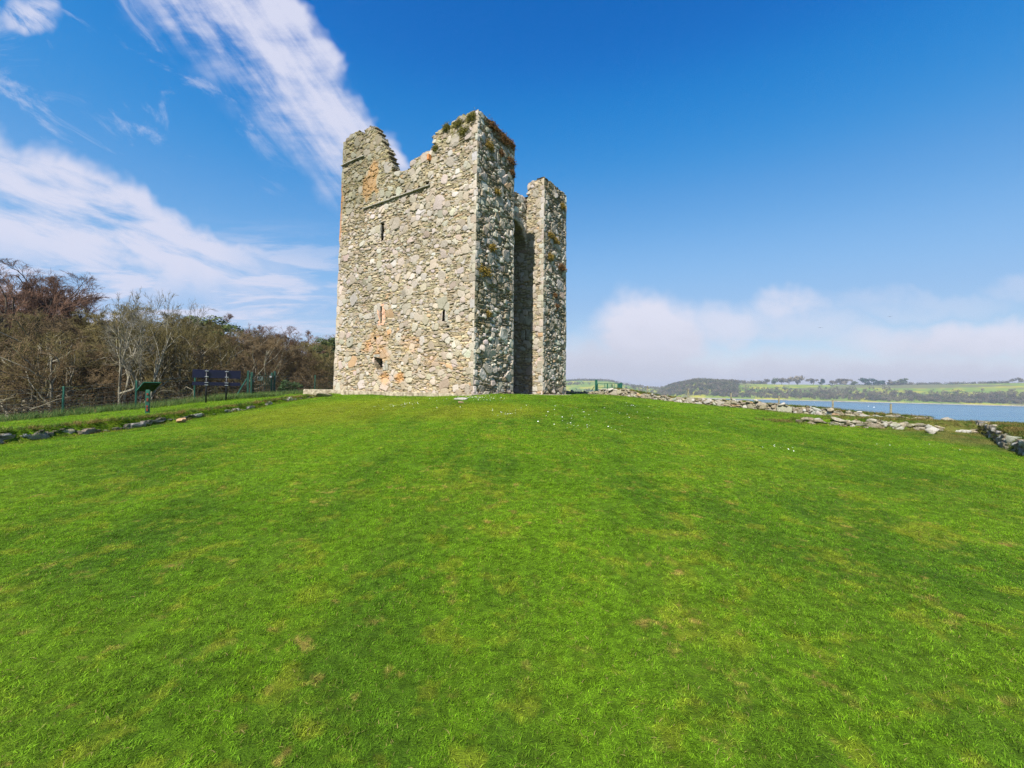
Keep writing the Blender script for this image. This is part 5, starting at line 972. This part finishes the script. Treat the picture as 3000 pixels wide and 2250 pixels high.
for k in range(420): x = rg.uniform(2230, 3100); u = Us(x); Y = np.interp(u, KU, KS) + rg.uniform(2, 13); h = rg.uniform(.5, 1.6); it.append(((u * Y, Y, SEA + .9 + .1 * h), (h * rg.uniform(1, 2.5), h, h * .8), rg.random() * 6, 0))
o = rock_mesh('beach_rocks', it, 55, M_fieldstone, None, None, k=3); tag(o, 'pale rocks strewn along the far beach', 'rocks', kind='stuff')
# floats, boat, birds
def floaty(x, y, label, r):
    d = ray(x, y); k = (SEA - EYE[2]) / d[2]; P = EYE + d * k; b = MB(); V = []
    n = 10
    for i, (z, q) in enumerate(((-.3, .6), (0, 1), (.35, .95), (.7, .6), (.85, .22), (1.25, .14))):
        for a in range(n): V.append((r * q * math.cos(a * 6.283 / n), r * q * math.sin(a * 6.283 / n), r * z))
    b.add(V, [(i * n + a, i * n + (a + 1) % n, (i + 1) * n + (a + 1) % n, (i + 1) * n + a) for i in range(5) for a in range(n)] + [tuple(range(5 * n, 6 * n))]); o = b.build('buoy', M_boat); o.location = P; tag(o, label, 'float', 'white floats on the water')
floaty(2544, 1190.5, 'small white float on the water, left of the pair beyond the wall', .65); floaty(2560.5, 1193.5, 'small white float on the water, right of the pair beyond the wall', .75); floaty(2386, 1178, 'tiny white float close under the far beach', .5)
d = ray(2984, 1189.5); P = EYE + d * ((SEA - EYE[2]) / d[2]); bt = tag(empty('boat', tuple(P), .2), 'small white motor boat lying off the far beach at the right edge', 'boat'); V = []; n = 9
for i in range(n):
    t_ = i / (n - 1); wv = 1.1 * (1 - max(0, (t_ - .45) / .55) ** 2.2) + .02; x = -3.4 + 6.8 * t_; sh = .75 + .3 * t_ ** 2
    V += [(x, -wv, sh), (x, -wv * .75, 0), (x, 0, -.3), (x, wv * .75, 0), (x, wv, sh)]
b = MB(); b.add(V, [(i * 5 + k, i * 5 + 5 + k, i * 5 + 6 + k, i * 5 + 1 + k) for i in range(n - 1) for k in range(4)] + [(0, 1, 2, 3, 4)] + [(i * 5, i * 5 + 4, i * 5 + 9, i * 5 + 5) for i in range(n - 1)]); b.build('hull', M_boat, bt)
b = MB(); b.box((.2, 0, 1.25), (1.1, .75, .5), None, .15); b.build('cabin', M_boat, bt)
def bird(x, y, label, rz, fl):
    P = px(x, y, 130); b = MB(); o = tag(empty('bird', tuple(P), rz), label, 'bird', 'birds over the water'); V = []; n = 8
    for i in range(7):
        t_ = i / 6; r = .07 * math.sin(math.pi * min(1, t_ * .9 + .08)) ** .6
        for a in range(n): V.append((-.25 + .5 * t_, r * math.cos(a * 6.283 / n), r * math.sin(a * 6.283 / n)))
    b.add(V, [(i * n + a, i * n + (a + 1) % n, (i + 1) * n + (a + 1) % n, (i + 1) * n + a) for i in range(6) for a in range(n)]); b.build('body', M_bird, o)
    for s in (-1, 1):
        b = MB(); V = []
        for (yy, zz, c, cx) in ((0, .02, .12, 0), (.25, .02 + .14 * fl, .11, .03), (.5, .02 + .10 * fl, .06, -.03), (.62, .02 + .04 * fl, .015, -.09)): V += [(cx + c, s * yy, zz), (cx - c, s * yy, zz - .01), (cx, s * yy, zz + .018)]
        b.add(V, [(i * 3 + k, i * 3 + 3 + k, i * 3 + 3 + (k + 1) % 3, i * 3 + (k + 1) % 3) for i in range(3) for k in range(3)]); b.build('wing', M_bird, o)
bird(2607, 928, 'small dark bird in flight over the water, higher of the two', .6, 1.); bird(2403, 960, 'small dark bird in flight over the hill, lower of the two', 1.1, .5)
# ------------------------------------------------------------------ haze
HZ = '__HAZE__'
b = MB(); b.box((0, 900, 29.5), (3200, 3000, 47.5)); mh = bpy.data.materials.new('haze'); mh.use_nodes = True; t = T(mh.node_tree); v = t.n('VolumePrincipled', Color=(.74, .84, 1.), Density=.00018, Anisotropy=.2); t.n('OutputMaterial', Volume=v.outputs[0])
tag(b.build('haze', mh), 'thin bluish haze over the water and hills', 'haze', kind='stuff')
# ------------------------------------------------------------------ sun and sky
EL_, AZ = math.radians(48.5), math.radians(22.7)       # the light travels towards +Y, a little to +X
sv = np.array([-math.sin(AZ) * math.cos(EL_), -math.cos(AZ) * math.cos(EL_), math.sin(EL_)])
sun = bpy.data.lights.new('sun', 'SUN'); sun.energy = 4.8; sun.angle = math.radians(.5); sun.color = (1., .95, .86); so = bpy.data.objects.new('sun', sun); C.objects.link(so); so.rotation_euler = Vector(-sv).to_track_quat('-Z', 'Y').to_euler()
wd = bpy.data.worlds.new('World'); sc.world = wd; wd.use_nodes = True; t = T(wd.node_tree)
sky = t.n('TexSky'); sky.sky_type = 'NISHITA'; sky.sun_disc = False; sky.sun_elevation = EL_; sky.sun_rotation = math.atan2(sv[0], sv[1]); sky.altitude = 0; sky.air_density = 1.; sky.dust_density = .35; sky.ozone_density = 2.2
sp_ = t.n('SeparateColor', Color=sky.outputs[0])
def curve(x, pts):                   # grades the clear sky towards the deep polarised blue of a spring noon
    fc = t.n('FloatCurve', Value=t.m('MULTIPLY', x, .1)); cv = fc.mapping.curves[0]; cv.points[0].location = pts[0]; cv.points[1].location = pts[-1]
    for p_ in pts[1:-1]: cv.points.new(*p_)
    fc.mapping.update(); return t.m('MULTIPLY', fc.outputs[0], 10.)
skc = t.n('CombineColor', Red=curve(sp_.outputs[0], [(0, 0), (.075, .0), (.098, .008), (.145, .058), (.204, .115), (.30, .17), (1, .5)]),
    Green=curve(sp_.outputs[1], [(0, 0), (.133, .068), (.165, .112), (.239, .180), (.333, .240), (.47, .28), (1, .5)]),
    Blue=curve(sp_.outputs[2], [(0, 0), (.247, .258), (.302, .322), (.416, .380), (.537, .42), (.675, .43), (1, .5)])).outputs[0]
d = t.n('TexCoord').outputs['Generated']; sx = t.n('SeparateXYZ', Vector=d); yy = t.m('MAXIMUM', sx.outputs[1], .04); u = t.m('DIVIDE', sx.outputs[0], yy); v = t.m('DIVIDE', sx.outputs[2], yy); front = t.ss(sx.outputs[1], .04, .2)
uv = t.n('CombineXYZ', X=u, Y=v).outputs[0]
def rot_noise(ang, sx_, sy_, scale, det=6, rough=.62, dist=0., off=0.):
    mp = t.n('Mapping', Vector=uv); mp.vector_type = 'TEXTURE'; mp.inputs['Rotation'].default_value = (0, 0, ang); mp.inputs['Scale'].default_value = (sx_, sy_, 1); mp.inputs['Location'].default_value = (off, off * .7, 0); return t.noise(mp.outputs[0], scale, det, rough, '2D', dist)
def D2(x, y): r_ = ray(x, y); return r_[0] / r_[1], r_[2] / r_[1]
wx = t.m('MULTIPLY', t.m('SUBTRACT', rot_noise(0, 1, 1, 3.2, 4), .5), .16); wy = t.m('MULTIPLY', t.m('SUBTRACT', rot_noise(0, 1, 1, 3.6, 4, off=5.), .5), .16); uw, vw = t.m('ADD', u, wx), t.m('ADD', v, wy)
def band(p0, p1, w0, w1, e0=.0, e1=.1, up_soft=.25, dn_soft=.6):
    a, c = np.array(D2(*p0)), np.array(D2(*p1)); dv_ = c - a; l = np.linalg.norm(dv_); dv_ /= l; nv = np.array([-dv_[1], dv_[0]]); x = t.m('SUBTRACT', uw, float(a[0])); y = t.m('SUBTRACT', vw, float(a[1]))
    tt = t.m('DIVIDE', t.m('ADD', t.m('MULTIPLY', x, float(dv_[0])), t.m('MULTIPLY', y, float(dv_[1]))), float(l)); ac = t.m('ADD', t.m('MULTIPLY', x, float(nv[0])), t.m('MULTIPLY', y, float(nv[1])))
    wv = t.m('ADD', w0 / F, t.m('MULTIPLY', tt, (w1 - w0) / F)); q = t.m('DIVIDE', ac, t.m('MAXIMUM', wv, .01)); up_ = t.ss(q, 1.0 - up_soft, 1.0 + up_soft, 1, 0); dn_ = t.ss(q, -1.0 - dn_soft, -1.0 + dn_soft, 0, 1)
    return t.m('MULTIPLY', t.m('MULTIPLY', up_, dn_), t.ss(tt, 1 - e1, 1 + e1, 1, 0)), q, tt
def puff(x, y, rx, ry, k=1.):
    a = D2(x, y); q = t.m('ADD', t.m('POWER', t.m('DIVIDE', t.m('SUBTRACT', uw, a[0]), rx / F), 2.), t.m('POWER', t.m('DIVIDE', t.m('SUBTRACT', vw, a[1]), ry / F), 2.)); return t.ss(q, .0, 1.6, k, 0)
A_ = -math.atan2(505, 465)
s1m, q1, t1_ = band((585, -60), (1120, 565), 165, 112, e1=.07, up_soft=.16, dn_soft=.5); n1 = rot_noise(A_ + .75, 1., .45, 4.2, 9, .60, .15); n1b = rot_noise(A_ - .1, 1., .16, 3.2, 6, .55, .0, 3.)
c1 = t.m('MULTIPLY', s1m, t.ss(t.m('ADD', t.m('MULTIPLY', n1, .52), t.m('ADD', t.m('MULTIPLY', n1b, .48), t.m('MULTIPLY', q1, .07))), .27, .62))
s2m, q2, t2_ = band((-150, 560), (800, 830), 205, 75, e1=.25, up_soft=.22, dn_soft=.8); n2 = rot_noise(-.30, 1., .25, 3.6, 7, .58, .2, 7.)
c2 = t.m('MULTIPLY', s2m, t.ss(t.m('ADD', n2, t.m('MULTIPLY', q2, .04)), .22, .55))
n3 = rot_noise(.02, 1., .17, 4.2, 7, .58, .25, 2.); r3 = t.m('MULTIPLY', t.m('MULTIPLY', t.ss(u, -.15, -.6), 1.), t.m('MULTIPLY', t.ss(v, .02, .10), t.ss(v, .40, .24))); c3 = t.m('MULTIPLY', r3, t.ss(n3, .38, .62, 0, .92))
n4 = rot_noise(-.55, 1., .4, 3., 8, .66, .5, 11.); r4 = t.m('MULTIPLY', t.ss(u, -.35, -.75), t.ss(v, .3, .6)); c4 = t.m('MULTIPLY', r4, t.ss(n4, .53, .72, 0, .45)); c5 = t.m('MULTIPLY', puff(80, 35, 95, 50, 1.), t.ss(n4, .36, .6, 0, .9))
nb = rot_noise(0, 1., .6, 4.5, 6, .6, .1, 17.); bank = t.ss(t.m('ADD', v, t.m('MULTIPLY', t.m('SUBTRACT', nb, .5), .10)), .14, .06, 0, .95)
bank = t.m('MULTIPLY', bank, t.ss(u, -.02, .12)); pf = puff(1905, 985, 175, 135, 1.3); pf = t.m('MAXIMUM', pf, puff(2120, 960, 120, 70, .75)); pf = t.m('MAXIMUM', pf, puff(2310, 890, 120, 62, .75)); pf = t.m('MAXIMUM', pf, puff(2250, 950, 330, 70, .5)); pf = t.m('MAXIMUM', pf, puff(2640, 880, 300, 45, .28)); pf = t.m('MAXIMUM', pf, puff(3000, 840, 140, 50, .3)); pf = t.m('MAXIMUM', pf, puff(2850, 1010, 420, 75, .9))
pf = t.m('MULTIPLY', pf, t.ss(nb, .25, .5, .5, 1.)); lowc = t.m('MINIMUM', t.m('MAXIMUM', bank, pf), .93)
c_w = t.m('MAXIMUM', t.m('MAXIMUM', c1, c2), t.m('MAXIMUM', c3, t.m('MAXIMUM', c4, c5))); c_w = t.m('MULTIPLY', t.m('MULTIPLY', c_w, .95), front)
CW = (3.55, 3.65, 4.45); lowcol = t.mix(t.ss(t.m('ADD', v, t.m('MULTIPLY', t.m('SUBTRACT', nb, .5), .12)), .02, .19), (2.95, 3.0, 3.55), (3.9, 3.9, 4.5))
col = t.mix(t.m('MULTIPLY', c_w, 1.), skc, CW); col = t.mix(t.m('MULTIPLY', lowc, front), col, lowcol)
bg = t.n('Background', Color=col, Strength=.1); t.n('OutputWorld', Surface=bg.outputs[0])
# ------------------------------------------------------------------ render settings
sc.view_settings.view_transform = 'Standard'; sc.view_settings.look = 'None'; sc.view_settings.exposure = 1.; sc.view_settings.gamma = 1.; sc.view_settings.use_curve_mapping = False
cy = sc.cycles; cy.max_bounces = 5; cy.diffuse_bounces = 3; cy.glossy_bounces = 2; cy.transmission_bounces = 2; cy.volume_bounces = 0; cy.transparent_max_bounces = 6; cy.use_denoising = True; cy.denoising_prefilter = "NONE"; cy.denoising_quality = "HIGH"; cy.sample_clamp_indirect = 6
sc.cycles.use_adaptive_sampling = True
